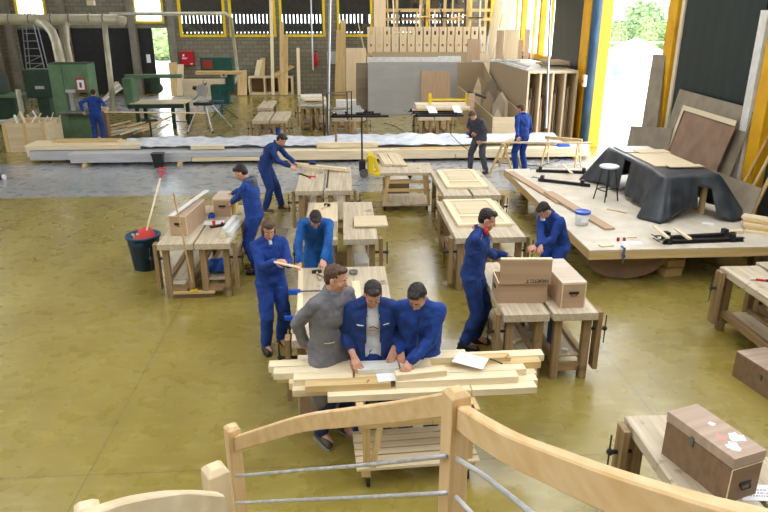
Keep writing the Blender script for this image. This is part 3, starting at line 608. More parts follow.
# ------------------------------------------------------------- trolley F
t = thing('trolley', 'wheeled wooden trolley with slanted legs left of the far right benches', 'trolley', (.85, 13.2, 0), R(-2), None)
MB().box(-.1, 1.0, 0, .95, .78, .84).build('top', BTOP, t, bevel=.005)
for x, dx in ((.08, -.1), (.86, .06)):
    for y in (.1, .8): MB().bar((x, y, .78), (x+dx, y, .12), .07, .06, (0, 1, 0)).build('leg', PINE2['z'], t)
for z in (.42, .6):
    for y in (.1, .8): MB().box(.02, .95, y-.02, y+.02, z, z+.06).build('rail', PINE2['x'], t)
MB().box(-.05, .95, .05, .88, .12, .17).build('shelf', BTOP, t)
for x in (.0, .88):
    for y in (.12, .8): MB().tube([(x-.02, y, .065), (x+.02, y, .065)], .06, 14).build('wheel', RUBBER, t)
for k, (x0, w_, dz) in enumerate(((.92, .2, 0), (1.12, .16, 0), (1.28, .14, 0), (.95, .2, .026), (1.16, .2, .026))):
    plank('pale_board', ('wide pale board sloping off the trolley, leftmost', 'pale board second from the left on the trolley', 'narrow pale board at the right of the trolley boards', 'upper pale board, left one on the trolley', 'upper pale board, right one on the trolley')[k], 'board', (x0+.02, 13.75, .86+dz), (x0-.06, 15.0, .86+dz), w_-.01, .024, BIRCHX, 'boards lying on the trolley')
chest('crate', 'reddish wooden crate on the floor behind the trolley', (1.2, 14.75, 0), R(5), .55, .4, .36, PLYO, PLYT, handles=(0, 0), edge=False, cat='crate')
# ------------------------------------------------------------- pallet truck
t = thing('pallet_truck', 'yellow pallet truck with a tall black handle before the timber stack', 'pallet truck', (.62, 16.4, 0), R(0))
MB().tube([(-.14, 0, .16), (-.14, -.03, 1.25), (-.13, -.02, 1.5)], [.025, .02, .018]).build('handle_bar', BLACK, t); MB().tube([(-.14, -.02, 1.38), (-.02, -.02, 1.42), (-.02, -.02, 1.5), (-.14, -.02, 1.52)], .014).build('grip', BLACK, t)
MB().box(-.22, -.06, -.07, .09, .16, .44).build('pump', BLACK, t, bevel=.02); MB().box(-.0, .14, -.2, .2, .12, .6).bar((.14, -.15, .55), (.28, -.15, .12), .08, .1).bar((-.06, 0, .4), (.05, 0, .55), .1, .06).build('chassis', YELB, t, bevel=.02)
for y in (-.2, .2): MB().box(.14, 1.2, y-.08, y+.08, .09, .14).build('fork', YELB, t)
for y in (-.09, .09): MB().tube([(-.1, y-.03, .11), (-.1, y+.03, .11)], .11, 20).build('wheel', STEEL, t)
for y in (-.2, .2): MB().tube([(1.05, y-.05, .05), (1.05, y+.05, .05)], .045, 12).build('roller', RUBBER, t)
# ------------------------------------------------------------- the long stack of timber with plastic over it
SY = 18.15
def beam(px0, px1, y, z, h, d, m, label, grp='beams of the long timber stack'):
    a = onY(px0, 160, y).x; b_ = onY(px1, 160, y).x
    return plank('timber_beam', label, 'beam', (a, y+d/2, z+h/2), (b_, y+d/2, z+h/2), d, h, m, grp)
for k, px in enumerate((85, 180, 290, 400, 500, 575)):
    x = onY(px, 160, SY).x; plank('bearer', 'short bearer under the timber stack, %s from the left' % ('first', 'second', 'third', 'fourth', 'fifth', 'sixth')[k], 'bearer', (x, SY-.18, .045), (x, SY+1.35, .045), .09, .088, PINE2['x'], 'bearers under the timber stack')
z = .09
beam(70, 191, SY, z, .12, .4, WRAPPED, 'white wrapped beam at the lower left front of the stack'); beam(192, 455, SY, z, .11, .4, PINE['x'], 'bare pine beam at the lower middle front of the stack'); beam(456, 590, SY, z, .11, .4, PINE['x'], 'bare pine beam at the lower right front of the stack')
beam(69, 262, SY, z+.122, .12, .4, WRAPPED, 'white wrapped beam at the upper left front of the stack'); beam(263, 585, SY, z+.112, .13, .4, PINE['x'], 'long bare pine beam at the upper right front of the stack')
beam(30, 400, SY+.42, z, .12, .42, WRAPPED, 'white wrapped beam in the second row, left, bottom'); beam(30, 420, SY+.42, z+.122, .12, .42, WRAPPED, 'white wrapped beam in the second row, left, on top'); beam(402, 588, SY+.42, z, .24, .42, PINE['x'], 'deep pine beam in the second row at the right end')
beam(28, 330, SY+.86, z, .26, .42, PINE['x'], 'wide pine beam in the back row, left end'); beam(331, 560, SY+.86, z, .26, .42, PINE['x'], 'wide pine beam in the back row, right end')
beam(27, 142, SY+.5, z+.262, .13, .8, PINE['x'], 'wide pale beam on top at the far left of the stack'); beam(55, 120, SY+.86, z+.394, .05, .4, PINE2['x'], 'thin board on top of the far left pale beam')
beam(192, 225, SY+.32, z+.262, .1, .12, PINE['x'], 'short pine block lying on the stack plastic, left'); beam(317, 378, SY+.32, z+.262, .14, .12, PINE['x'], 'short pine beam lying on the stack beside the pallet truck')
beam(400, 470, SY+.1, z+.243, .03, .14, PINE2['x'], 'thin strip on the stack right of the pallet truck')
def sheet(name, label, cat, x0, x1, nx, prof, m, amp=.05, seed=0, thick=.004, group=None):
    """crumpled sheet: prof lists (y, z) across, noise makes the folds"""
    mb = MB(); ny = len(prof); vs = []
    for i in range(nx+1):
        x = x0+(x1-x0)*i/nx
        for j, (y, zz) in enumerate(prof):
            n1 = noise.noise(Vector((x*1.7+seed, y*3, zz*2))); n2 = noise.noise(Vector((x*5+seed, y*6, zz*5)))
            vs.append((x, y+.04*n2, max(zz+amp*abs(n1)*1.6+amp*.5*n2, zz*.98)))
    mb.add(vs, [(i*ny+j, (i+1)*ny+j, (i+1)*ny+j+1, i*ny+j+1) for i in range(nx) for j in range(ny-1)])
    o = mb.build(name, m, smooth=True); md = o.modifiers.new('s', 'SOLIDIFY'); md.thickness = thick
    return tag(o, label, cat, group)
def prof(y0, y1, z0, z1, n): return [(y0+(y1-y0)*k/n, z0+(z1-z0)*k/n) for k in range(n+1)]
sheet('plastic_sheet', 'crumpled white plastic sheet over the stack, left length', 'plastic sheet', onY(120, 150, SY+.5).x, onY(335, 150, SY+.5).x, 150, prof(SY+.46, SY+1.3, .4, .52, 14), PLASTIC_SHEET, .05, 3)
sheet('plastic_sheet', 'crumpled white plastic sheet over the stack, right length', 'plastic sheet', onY(337, 150, SY+.5).x, onY(560, 150, SY+.5).x, 150, prof(SY+.3, SY+1.3, .4, .54, 14), PLASTIC_SHEET, .06, 9)
t = thing('black_bucket', 'dark rectangular bucket standing against the timber stack', 'bucket', (onY(159, 163, SY-.22).x, SY-.24, 0)); MB().add([(-.11, -.09, 0), (.11, -.09, 0), (.11, .09, 0), (-.11, .09, 0), (-.15, -.13, .38), (.15, -.13, .38), (.15, .13, .38), (-.15, .13, .38)], [(3, 2, 1, 0), (0, 1, 5, 4), (1, 2, 6, 5), (2, 3, 7, 6), (3, 0, 4, 7), (4, 5, 6, 7)]).build('tub', BLACK, t, bevel=.015); MB().box(-.165, .165, -.145, .145, .36, .385).build('rim', BLACK, t, bevel=.008)
p = at(3, 180, 0); t = thing('small_motor', 'small red and white device on the grey lane at the left edge', 'device', (p.x-.05, p.y, 0)); MB().tube([(-.12, 0, .07), (.06, 0, .07)], .065, 12).build('housing', mat('maroon_paint', (96, 40, 44)), t); MB().tube([(.06, 0, .07), (.11, 0, .07)], .07, 12).build('cap', WHITEP, t)
o = MB().box(-.28, .28, -.85, .85, 0, .018).build('thin_board', TANB); o.location = (-1.36, 11.35, 0); tag(o, 'thin board lying flat on the floor beside the hooded man', 'board')
# ------------------------------------------------------------- the low platform and what stands on it
PZ = .6
plat = thing('platform', 'large low platform with a pale top and pine edge before the right doors', 'platform', (0, 0, 0))
MB().box(3.62, 7.0, 9.0, 14.45, PZ-.02, PZ).build('deck', PLATT, plat)
MB().box(3.62, 7.0, 9.0, 9.05, PZ-.15, PZ-.02).build('fascia', PINE2['x'], plat); MB().box(3.62, 3.67, 9.05, 14.45, PZ-.15, PZ-.02).build('fascia', PINE2['y'], plat); MB().box(3.67, 7.0, 14.4, 14.45, PZ-.15, PZ-.02).build('fascia', PINE2['x'], plat)
for x in (4.25, 5.1, 5.95, 6.85): MB().box(x, x+.05, 9.05, 14.4, PZ-.15, PZ-.02).build('joist', PINE2['y'], plat)
for y in (9.6, 11.8, 14.0):
    for x in (3.95, 5.3, 6.6): MB().box(x, x+.16, y, y+.16, 0, PZ-.15).build('support_block', PAINT['z'], plat)
o = MB().prism([(.62*math.cos(PI*k/24), .36*math.sin(PI*k/24)) for k in range(25)], .03, Matrix.Rotation(R(-90), 4, 'X')).build('arched_board', BROWNB); o.location = (4.35, 9.3, .37); o.rotation_euler = (R(0), 0, 0); tag(o, 'brown half-round panel standing under the front of the platform', 'panel')
for k, (x, y, z) in enumerate(((5.0, 9.45, 0), (5.05, 9.5, .125), (4.7, 9.9, 0))):
    plank('timber_offcut', ('pale offcut on the floor under the platform', 'pale offcut stacked on another under the platform', 'dim offcut further back under the platform')[k], 'offcut', (x, y, z+.06), (x+.3, y+.05, z+.06), .2, .12, PINE2['x'])
# draped table
TT = 1.34; dt = thing('draped_table', 'long table on the platform covered by a charcoal tarpaulin', 'table', (0, 0, 0))
X0, X1, Y0, Y1 = 5.42, 6.36, 10.6, 13.1
MB().box(X0+.03, X1-.03, Y0+.03, Y1-.03, TT-.06, TT-.012).build('table_top', PINE2['y'], dt)
for x in (X0+.08, X1-.16):
    for y in (Y0+.12, Y1-.2): MB().box(x, x+.08, y, y+.08, PZ, TT-.06).build('leg', PINE2['z'], dt)
def drape():
    """tarpaulin draped over the table: top plus hanging skirt with folds and pointed corners, a slot left open at the near end"""
    per = []; n1, n2 = 44, 20
    for k in range(n1): per.append((X0, Y1-(Y1-Y0)*k/n1, -1, 0, 'L', k/n1))
    for k in range(n2): per.append((X0+(X1-X0)*k/n2, Y0, 0, -1, 'F', k/n2))
    for k in range(n1): per.append((X1, Y0+(Y1-Y0)*k/n1, 1, 0, 'R', k/n1))
    for k in range(n2): per.append((X1-(X1-X0)*k/n2, Y1, 0, 1, 'B', k/n2))
    N_, rows = len(per), 12; vs = []; corners = [(X0, Y0), (X1, Y0), (X0, Y1), (X1, Y1)]
    for j in range(rows+1):
        for i, (x, y, nx, ny, sd, u) in enumerate(per):
            f = j/rows; dc, (cx, cy) = min(((abs(x-a)+abs(y-b), (a, b)) for a, b in corners)); cr = max(0, 1-dc/.45)
            drop = {'L': .66, 'F': .52, 'R': .6, 'B': .6}[sd]; drop += cr*(.72-drop)
            out = .02+.10*f+cr*.26*f+.035*f*math.sin(i*1.1+noise.noise(Vector((i*.3, 0, 0)))*3); wv = .02*noise.noise(Vector((x*3, y*3, f*3)))
            dx = nx; dy = ny
            if cr > 0:
                qx, qy = (1 if cx == X1 else -1), (1 if cy == Y1 else -1); dx = nx*(1-cr*.3)+qx*cr*.55; dy = ny*(1-cr*.3)+qy*cr*.55
            vs.append((x+dx*(out if j else 0)+wv*f, y+dy*(out if j else 0)+wv*f, max(TT-drop*f-(.01 if j else 0), PZ+.006)))
    fs = []
    for j in range(rows):
        for i in range(N_):
            a = per[i]
            if a[4] == 'F' and .58 <= a[5] < .78 and j >= 4: continue
            if a[4] == 'L' and .36 <= a[5] < .47 and j >= 1: continue
            fs.append((j*N_+i, j*N_+(i+1) % N_, (j+1)*N_+(i+1) % N_, (j+1)*N_+i))
    mb = MB(); mb.add(vs, fs); b0 = len(mb.v); mb.add([vs[i] for i in range(N_)], [tuple(range(N_))])
    bm_o = mb.build('tarpaulin', TARP, None, smooth=True); me = bm_o.data; bm = bmesh.new(); bm.from_mesh(me); bmesh.ops.remove_doubles(bm, verts=bm.verts, dist=.0005)
    for f in bm.faces: f.smooth = len(f.verts) == 4
    bm.to_mesh(me); bm.free(); md = bm_o.modifiers.new('s', 'SOLIDIFY'); md.thickness = .006; return bm_o
tp = drape(); tag(tp, 'charcoal tarpaulin hanging in folds over the long table', 'tarpaulin')
for k, (x0, x1, y0, y1, z) in enumerate(((5.52, 6.3, 11.2, 12.35, 0), (5.5, 6.2, 12.45, 13.05, 0), (5.72, 6.34, 12.3, 12.62, .016), (5.72, 6.34, 11.05, 11.25, .016))):
    o = MB().box(-(x1-x0)/2, (x1-x0)/2, -(y1-y0)/2, (y1-y0)/2, 0, .015).build('top_board', BIRCHX if k != 1 else PLATT); o.location = ((x0+x1)/2, (y0+y1)/2, TT+.004+z)
    tag(o, ('large pale board on the middle of the draped table', 'pale board at the far end of the draped table', 'narrow board bridging two boards on the draped table', 'thin strip at the near edge of the large tabletop board')[k], 'board', 'boards lying on the draped table')
# stool
t = thing('stool', 'black tubular stool with a white round seat on the platform', 'stool', (4.92, 11.75, PZ), R(20)); MB().lathe([(.0, .62), (.17, .62), (.18, .63), (.18, .65), (.16, .66), (0, .66)], 24).build('seat', WHITEP, t, smooth=True)
for k in range(4):
    a = PI/4+k*PI/2; MB().tube([(.11*math.cos(a), .11*math.sin(a), .62), (.22*math.cos(a), .22*math.sin(a), 0)], .012, 8).build('leg', BLACK, t)
for z, r_ in ((.2, .19), (.24, .185)):
    for k in range(2) if z < .22 else range(2, 4):
        a = PI/4+k*PI/2; b_ = a+PI/2; MB().tube([(r_*math.cos(a), r_*math.sin(a), z), (r_*math.cos(b_), r_*math.sin(b_), z)], .01, 8).build('footrest', BLACK, t)
# long brown planks, bucket, clamps, papers on the platform
a = at(510, 172, PZ+.02); b_ = at(556, 206, PZ+.02); c_ = at(612, 230, PZ+.02)
plank('long_plank', 'brown plank lying askew at the far left of the platform', 'plank', a, at(561, 203, PZ+.02), .16, .028, PLY, 'brown planks on the platform'); plank('long_plank', 'brown plank whose near end lies beside the white bucket', 'plank', at(548, 192, PZ+.05), at(610, 229, PZ+.02), .18, .028, PLY, 'brown planks on the platform')
p = at(583, 226, PZ); t = thing('bucket', 'white bucket with a blue rim on the platform', 'bucket', (p.x, p.y+.08, PZ)); MB().lathe([(.1, 0), (.125, .22), (.12, .22), (.1, .01)], 22).build('tub', WHITEP, t, smooth=True); MB().lathe([(.13, .2), (.135, .215), (.135, .235), (.12, .24), (.11, .23)], 22).build('lid', BLUEP, t, smooth=True); MB().box(-.05, .05, -.125, -.118, .07, .15).build('label', PAPER, t)
for k, (x, y, w_, l_, r_, lb) in enumerate(((606, 246, .2, .1, 10, 'pale curved offcut at the near edge of the platform'), (632, 243, .3, .14, -8, 'white sheet of paper at the near edge of the platform'), (632, 238, .14, .03, 5, 'small pale stick beside the red pots'))):
    p = at(x, y, PZ); o = MB().box(-w_/2, w_/2, -l_/2, l_/2, 0, .004 if k == 1 else .02).build(('offcut', 'paper_sheet', 'stick')[k], PAPER if k == 1 else PINE['x']); o.location = (p.x, p.y, PZ+.001); o.rotation_euler.z = R(r_); tag(o, lb, ('offcut', 'paper', 'stick')[k])
for k, px in enumerate((618, 624)):
    p = at(px, 241, PZ); o = MB().lathe([(.022, 0), (.024, .04), (.02, .055), (.0, .056)], 12).build('small_pot', mat('dark_red_plastic', (150, 30, 50), rough=.4)); o.location = p; tag(o, ('left', 'right')[k]+' one of two small dark red pots on the platform edge', 'pot')
p = at(620, 247, PZ); t = thing('clamp', 'blue screw clamp gripping the near edge of the platform', 'clamp', (p.x, 8.98, PZ)); MB().box(-.012, .012, -.03, -.01, -.2, .05).build('bar', STEEL, t); MB().box(-.015, .015, -.03, .09, .02, .045).build('jaw', BLUEP, t, bevel=.004); MB().box(-.015, .015, -.055, .02, -.1, -.06).build('jaw', BLUEP, t, bevel=.004)
p = at(690, 213, PZ); o = MB().box(-.09, .09, -.05, .05, 0, .01).build('folded_paper', PAPER); o.location = (at(708, 224, PZ).x, at(708, 224, PZ).y, PZ+.001); o.rotation_euler.z = R(-25); tag(o, 'crumpled white paper on the platform before the draped table', 'paper')
plank('stick', 'thin wooden stick on the platform before the stool', 'stick', at(607, 209, PZ+.012), at(627, 213, PZ+.012), .025, .02, PINE2['x'])
def long_clamp(label, p0, p1, m=BLACK, grp=None, name='long_clamp'):
    p0, p1 = Vector(p0), Vector(p1); L = (p1-p0).length; t = thing(name, label, 'clamp', p0, math.atan2((p1-p0).y, (p1-p0).x), grp)
    MB().box(0, L, -.03, .03, 0, .012).box(0, L, -.006, .006, .012, .05).box(0, L, -.03, .03, .05, .062).build('rail', m, t)
    for x in (.05, L*.82): MB().box(x, x+.07, -.05, .05, .0, .13).build('jaw', BLACK, t, bevel=.005)
    MB().tube([(-.12, 0, .07), (.06, 0, .07)], .014).build('screw', STEEL, t); MB().tube([(-.12, -.09, .07), (-.12, .09, .07)], .009).build('tee_handle', BLACK, t); return t
for k, (x0, y0, x1, y1, lb) in enumerate(((663, 244, 743, 241, 'front black sash clamp at the near edge of the platform'), (661, 240, 735, 236, 'second black sash clamp behind the front one'))):
    long_clamp(lb, at(x0, y0, PZ), at(x1, y1, PZ), BLACK, 'black sash clamps on the platform')
for k, (a, b_) in enumerate((((654, 226), (668, 238)), ((676, 229), (690, 239)))):
    plank('pale_strip', ('left pale strip lying across the sash clamps', 'right pale strip lying across the sash clamps')[k], 'strip', at(*a, PZ+.15), at(*b_, PZ+.15), .06, .025, PINE['x'], 'strips on the platform clamps')
p = at(735, 233, PZ); o = MB().box(-.12, .12, -.04, .04, 0, .05).build('pale_block', PINE['x']); o.location = (p.x, p.y, PZ+.0); tag(o, 'pale wood block behind the black sash clamps', 'block')
for k in range(5):
    a = at(744+k*3, 236-k*4, PZ+.02+.0*k); o = plank('short_board', ('lowest', 'second', 'third', 'fourth', 'top')[k]+' board of the small pile at the right of the platform', 'board', (6.45+.03*k, 9.75+.08*k, PZ+.02+.036*k), (7.0, 9.45+.06*k, PZ+.02+.036*k), .22, .033, PINE2['x'] if k % 2 else PINE['x'], 'small pile of boards at the right of the platform')
long_clamp('dark clamp rail on the far part of the platform, nearest one', at(538, 181, PZ), at(590, 187, PZ), BLACK, 'dark rails at the far end of the platform'); long_clamp('dark clamp rail on the far part of the platform, in the middle', at(536, 172, PZ), at(592, 174, PZ), BLACK, 'dark rails at the far end of the platform')
plank('pale_stick', 'pale stick lying over the dark rails at the far end of the platform', 'stick', at(562, 164, PZ+.12), at(572, 173, PZ+.12), .05, .02, PINE['x'])
# ------------------------------------------------------------- sheets leaning on the right wall
def lean(name, label, cat, pts, t, m, group=None):
    c = sum((Vector(p) for p in pts), Vector())/len(pts); o = MB().slab(pts, t).build(name, m, loc=c, bevel=.003); return tag(o, label, cat, group)
# big grey sheet: top on the wall, foot behind the platform
a, b_ = onX(680, 90, 7.5), onX(755, 109, 7.5)
lean('leaning_sheet', 'large tan sheet with a rounded corner leaning on the dark green door', 'sheet', [(7.08, a.y+.1, .0), (7.08, b_.y+.1, .0), (7.5, b_.y, b_.z-.12), (7.49, b_.y+.12, b_.z), (7.49, a.y, a.z+.02)], -.02, TANB)
q = [onX(x, y, X) for x, y, X in ((664, 165, 7.22), (716, 178, 7.2), (741, 121, 7.38), (687, 105, 7.4))]
dd = V(-.06, 0, .0); sh = lean('framed_sheet', 'brown sheet with a cream border leaning askew in front of the tan sheet', 'sheet', [p+dd for p in q], -.018, BROWNB)
t0, t1, t2 = q[3]+dd, q[2]+dd, q[0]+dd; nrm = (q[1]-q[0]).cross(q[3]-q[0]).normalized(); nrm = -nrm if nrm.x > 0 else nrm
f = MB(); e0 = nrm*.024
for A_, B_ in ((q[3], q[2]), (q[0], q[3])):
    d_ = (B_-A_).normalized(); inn = (sum(q, Vector())/4-A_); inn = (inn-d_*inn.dot(d_)).normalized()*.1
    f.slab([A_+dd+e0, B_+dd+e0, B_+inn+dd+e0, A_+inn+dd+e0], .003)
o = f.build('border_strip', CREAM, sh); o.matrix_parent_inverse = Matrix.Translation(-sh.location)
q = [onX(x, y, X) for x, y, X in ((713, 170, 7.0), (763, 189, 6.95), (746, 229, 6.7), (700, 205, 6.8))]
lean('leaning_sheet', 'smaller tan sheet leaning at a tilt beside the draped table', 'sheet', q, -.02, TANB)
lean('leaning_board', 'tall narrow greyish board standing in the bright doorway', 'board', [(7.25, onX(640, 128, 7.25).y, 0), (7.25, onX(658, 128, 7.25).y, 0), onX(665, 55, 7.46), onX(653, 54, 7.46)], -.03, TANB)
q0, q1 = onX(627, 126, 7.1), onX(668, 128, 7.1)
lean('low_sheet', 'low grey-brown panel standing across the foot of the bright doorway', 'panel', [(7.1, q0.y, 0), (7.1, q1.y, 0), (7.2, q1.y, q1.z), (7.2, q0.y, q0.z)], -.03, TANB)
for k in range(3):
    y = 11.6-.35*k; plank('leaning_batten', ('first', 'second', 'third')[k]+' pale batten leaning on the wall at the right edge, from the back', 'batten', (7.12, y, 0), (7.62, y-.25+.2*k, 1.9-.3*k), .07, .03, PINE2['x'], 'battens leaning at the right edge')
# ------------------------------------------------------------- open rack full of boards near the doors
rk = thing('board_rack', 'large open-fronted plywood rack full of upright boards beside the yellow post', 'rack', (0, 0, 0)); RX0, RX1, RY0, RY1, RH = 5.75, 7.3, 20.65, 26.2, 2.24
MB().box(RX0, RX1, RY0, RY1, RH-.03, RH).build('top', mat('pale_rack_top', (214, 212, 206), (188, 184, 174), .5, scale=(2, 2, 2)), rk)
for k, x in enumerate((RX0, RX0+.38, RX0+.77, RX0+1.15, RX1-.035)): MB().box(x, x+.035, RY0, RY1, 0, RH-.03).build('divider', CHIP if k == 0 else BIRCH, rk)
for k, x in enumerate((RX0, RX0+.38, RX0+.77, RX0+1.15, RX1-.035)): MB().box(x-.01, x+.045, RY0-.02, RY0, 0, RH).build('front_edge', EDGE, rk)
MB().box(RX0, RX1, RY0-.025, RY0-.005, RH-.08, RH).build('front_edge', EDGE, rk)
rnd = random.Random(11); names = ['first', 'second', 'third', 'fourth']
for bay in range(4):
    x0 = RX0+.05+.385*bay
    for j in range(3):
        h_ = rnd.uniform(.9, 1.9); x = x0+.05+.09*j; m_ = (BROWNB, PLYV, BIRCH, TANB, PLYV)[rnd.randrange(5)]
        o = MB().box(-.011, .011, 0, .7, 0, h_).build('upright_board', m_); o.location = (x, RY0+.12+.1*j, 0); o.rotation_euler = (0, R(rnd.uniform(-1.5, 2.0)), 0)
        tag(o, 'upright board %s in the %s bay of the open rack' % (('at the left', 'in the middle', 'at the right')[j], names[bay]), 'board', 'boards standing in the open rack')
# low sloped offcut bin left of rack
lb = thing('offcut_bin', 'long low plywood bin of offcuts left of the board rack', 'bin', (0, 0, 0)); X0b, X1b = 4.55, 5.55
MB().box(X0b, X1b, 19.9, 19.94, 0, .95).build('front_panel', BIRCHX, lb)
MB().slab([(X0b, 19.94, 0), (X0b, 26.5, 0), (X0b, 26.5, 1.25), (X0b, 19.94, .95)], .03).build('side_panel', CHIP, lb)
MB().slab([(X1b, 19.94, 0), (X1b, 26.5, 0), (X1b, 26.5, 2.1), (X1b, 24, 1.3), (X1b, 19.94, .95)], .03).build('side_panel', CHIP, lb)
MB().box(X0b, X1b, 26.5, 26.54, 0, 2.1).build('back_panel', CHIP, lb)
for k in range(9):
    y = 20.6+.55*k; x = 4.85+.17*(k % 3); h_ = 1.1+.35*((k*7) % 4)/3+.12*k*.6
    m_ = (CHIP, TANB, BIRCHX, CHIP)[k % 4]; w_ = .28+.12*(k % 3)
    o = MB().prism([(-w_/2, 0), (w_/2, 0), (w_/2, h_*.8), (w_*.1, h_), (-w_/2, h_*.7)], .02, Matrix.Rotation(R(90), 4, 'X')).build('plywood_offcut', m_); o.location = (x, y, .02); o.rotation_euler = (R(-5), 0, R(10-5*k % 17))
    tag(o, ('front', 'second', 'third', 'fourth', 'fifth', 'sixth', 'seventh', 'eighth', 'rear')[k]+' pointed panel offcut in the low plywood bin, counted from the front', 'offcut', 'panel offcuts in the low bin')
# things on the rack top
for k in range(5):
    o = MB().box(-.34, .34, -.5, .5, 0, .045).build('stacked_board', TANB if k % 2 else CHIP); o.location = (6.85+.03*(k % 2), 21.6+.15*(k % 3), RH+.002+.047*k); o.rotation_euler.z = R(8*(k % 3)-6)
    tag(o, ('bottom', 'second', 'middle', 'fourth', 'top')[k]+' board of the short stack on the rack roof', 'board', 'short stack of boards on the rack roof')
for k in range(5): plank('metal_strip', 'strip lying on the rack roof, %s from its left edge' % ('first', 'second', 'third', 'fourth', 'fifth')[k], 'strip', (5.82+.12*k, 25.8, RH+.016), (5.86+.11*k, 21.4+.3*k, RH+.016), .06, .025, (ALU, WHITE, STEEL)[k % 3], 'strips on the rack roof')
for k, (a0, a1, h0) in enumerate(((494, 501, .95), (502, 516, .98), (522, 527, 1.0), (529, 532, .7), (516, 521, .6))):
    xa, xb = onY(a0, 60, 26.3).x, onY(a1, 60, 26.3).x; o = MB().box(0, xb-xa, 0, .03, 0, h0+.1).build('plywood_sheet', BIRCH if k % 2 else PLYV); o.location = (xa, 26.05+.03*k, RH+.002)
    tag(o, 'pinkish panel standing on the rack roof end, %s' % ('leftmost', 'widest', 'tall narrow one', 'shorter right one', 'low one with a notch')[k], 'panel', 'panels standing on the rack roof')
# ------------------------------------------------------------- far background: machines
def gx(px, Y, y=100): return onY(px, y, Y).x
YB = 22.3
t = thing('band_saw', 'tall green band saw cabinet with a red framed notice, worker before it', 'band saw', (0, 0, 0)); xa, xb = gx(53, YB), gx(92, YB)
mb = MB(); mb.box(xa, xa+.42, YB, YB+.7, 0, 2.38); mb.box(xa+.42, xb, YB, YB+.7, 1.5, 2.38); mb.box(xa+.42, xb, YB, YB+.7, 0, .82); mb.box(xb-.3, xb, YB+.45, YB+.7, .82, 1.5); mb.build('cabinet', GREEN, t, bevel=.02)
MB().box(xa+.25, xb+.15, YB-.35, YB+.5, .86, .93).build('work_table', STEEL, t, bevel=.01)
MB().box(xa+.47, xa+.6, YB+.1, YB+.2, .93, 1.5).build('blade_guard', ALU, t)
n_ = MB().box(xb-.42, xb-.12, YB-.02, YB, 1.55, 1.95).build('notice_frame', RED, t); MB().box(xb-.38, xb-.16, YB-.03, YB-.02, 1.6, 1.9).build('notice_sheet', PAPER, n_)
MB().box(xb-.42+.11, xb-.24, YB-.034, YB-.03, 1.66, 1.82).build('picture', BLUEPOST, n_)
MB().box(xb-.78, xb-.48, YB-.02, YB, 1.5, 1.6).build('maker_plate', LABELG, t); MB().box(xa, xb, YB+.0, YB+.7, 2.38, 2.41).build('top_cap', DGREEN, t)
t = thing('shaper_machine', 'dark green machine column left of the tall band saw', 'machine', (gx(33, 24), 24, 0)); MB().box(-.2, .7, 0, .6, 1.15, 2.1).build('head', DGREEN, t, bevel=.03); MB().box(.1, .5, .1, .5, 0, 1.15).build('column', DGREEN, t); MB().box(.15, .45, -.02, 0, 1.45, 1.55).build('plate', LABELG, t)
t = thing('planer_machine', 'dark green machine with a curved white hose at the far left edge', 'machine', (gx(4, 25), 25, 0)); MB().box(-.6, .35, 0, .9, 0, 1.05).box(-.5, -.1, .1, .8, 1.05, 1.7).build('body', DGREEN, t, bevel=.04); MB().box(-.7, .9, -.1, .8, 1.05, 1.15).build('table', GREEN, t); MB().tube([(.6, -.1, 1.35), (.62, -.15, .6), (.5, -.2, .35), (.1, -.2, .22), (-.6, -.2, .2)], .09, 10).build('hose', DUCT, t, smooth=True); MB().tube([(-.2, .3, 1.7), (-.3, .2, 2.9)], .03).build('arm', STEEL, t)
# crate of scraps
xa, xb = gx(8, 20.3, 150), gx(50, 20.3, 150); t = thing('scrap_crate', 'open wooden crate of offcuts left of the timber stack end', 'crate', (0, 0, 0))
mb = MB(); mb.box(xa, xb, 20.25, 20.29, 0, .85); mb.box(xa, xb, 21.4, 21.44, 0, .85); mb.box(xa, xa+.04, 20.29, 21.4, 0, .85); mb.box(xb-.04, xb, 20.29, 21.4, 0, .85); mb.build('panel', BIRCHX, t)
for x in (xa-.01, xb-.1, (xa+xb)/2-.04): MB().box(x, x+.1, 20.22, 20.25, 0, .85).build('batten', PINE2['z'], t)
for k in range(9):
    x = xa+.35+.08*k; plank('scrap_stick', ('white', 'grey', 'pale', 'brown', 'thin', 'long', 'short', 'dark', 'wide')[k]+' offcut sticking out of the scrap crate, number %d from its left' % (k+1) if False else 'offcut sticking out of the scrap crate by the timber stack', 'offcut', (x, 20.4+.1*k, .3), (x+.35*(-1)**k, 20.9+.03*k, .95+.05*(k % 4)), .07, .02, (PINE['x'], WHITE, PINE2['x'])[k % 3], 'offcuts sticking out of the scrap crate')
# lattice tower
xt = gx(41, 30); t = thing('lattice_ladder', 'grey metal lattice tower standing before the dark door', 'ladder', (xt, 30, 0))
for s_ in (-1, 1):
    for y in (0, .35): MB().tube([(s_*.5, y, 0), (s_*.18, y, 4.1)], .025, 6).build('rail', STEEL, t)
for k in range(12):
    z = .4+.3*k; w_ = .5-.32*z/4.1; MB().tube([(-w_, 0, z), (w_, 0, z)], .02, 6).build('rung', STEEL, t)
    if k < 6: MB().tube([(-w_, 0, z), (w_-.02, 0, z+.3)], .014, 6).build('brace', STEEL, t)
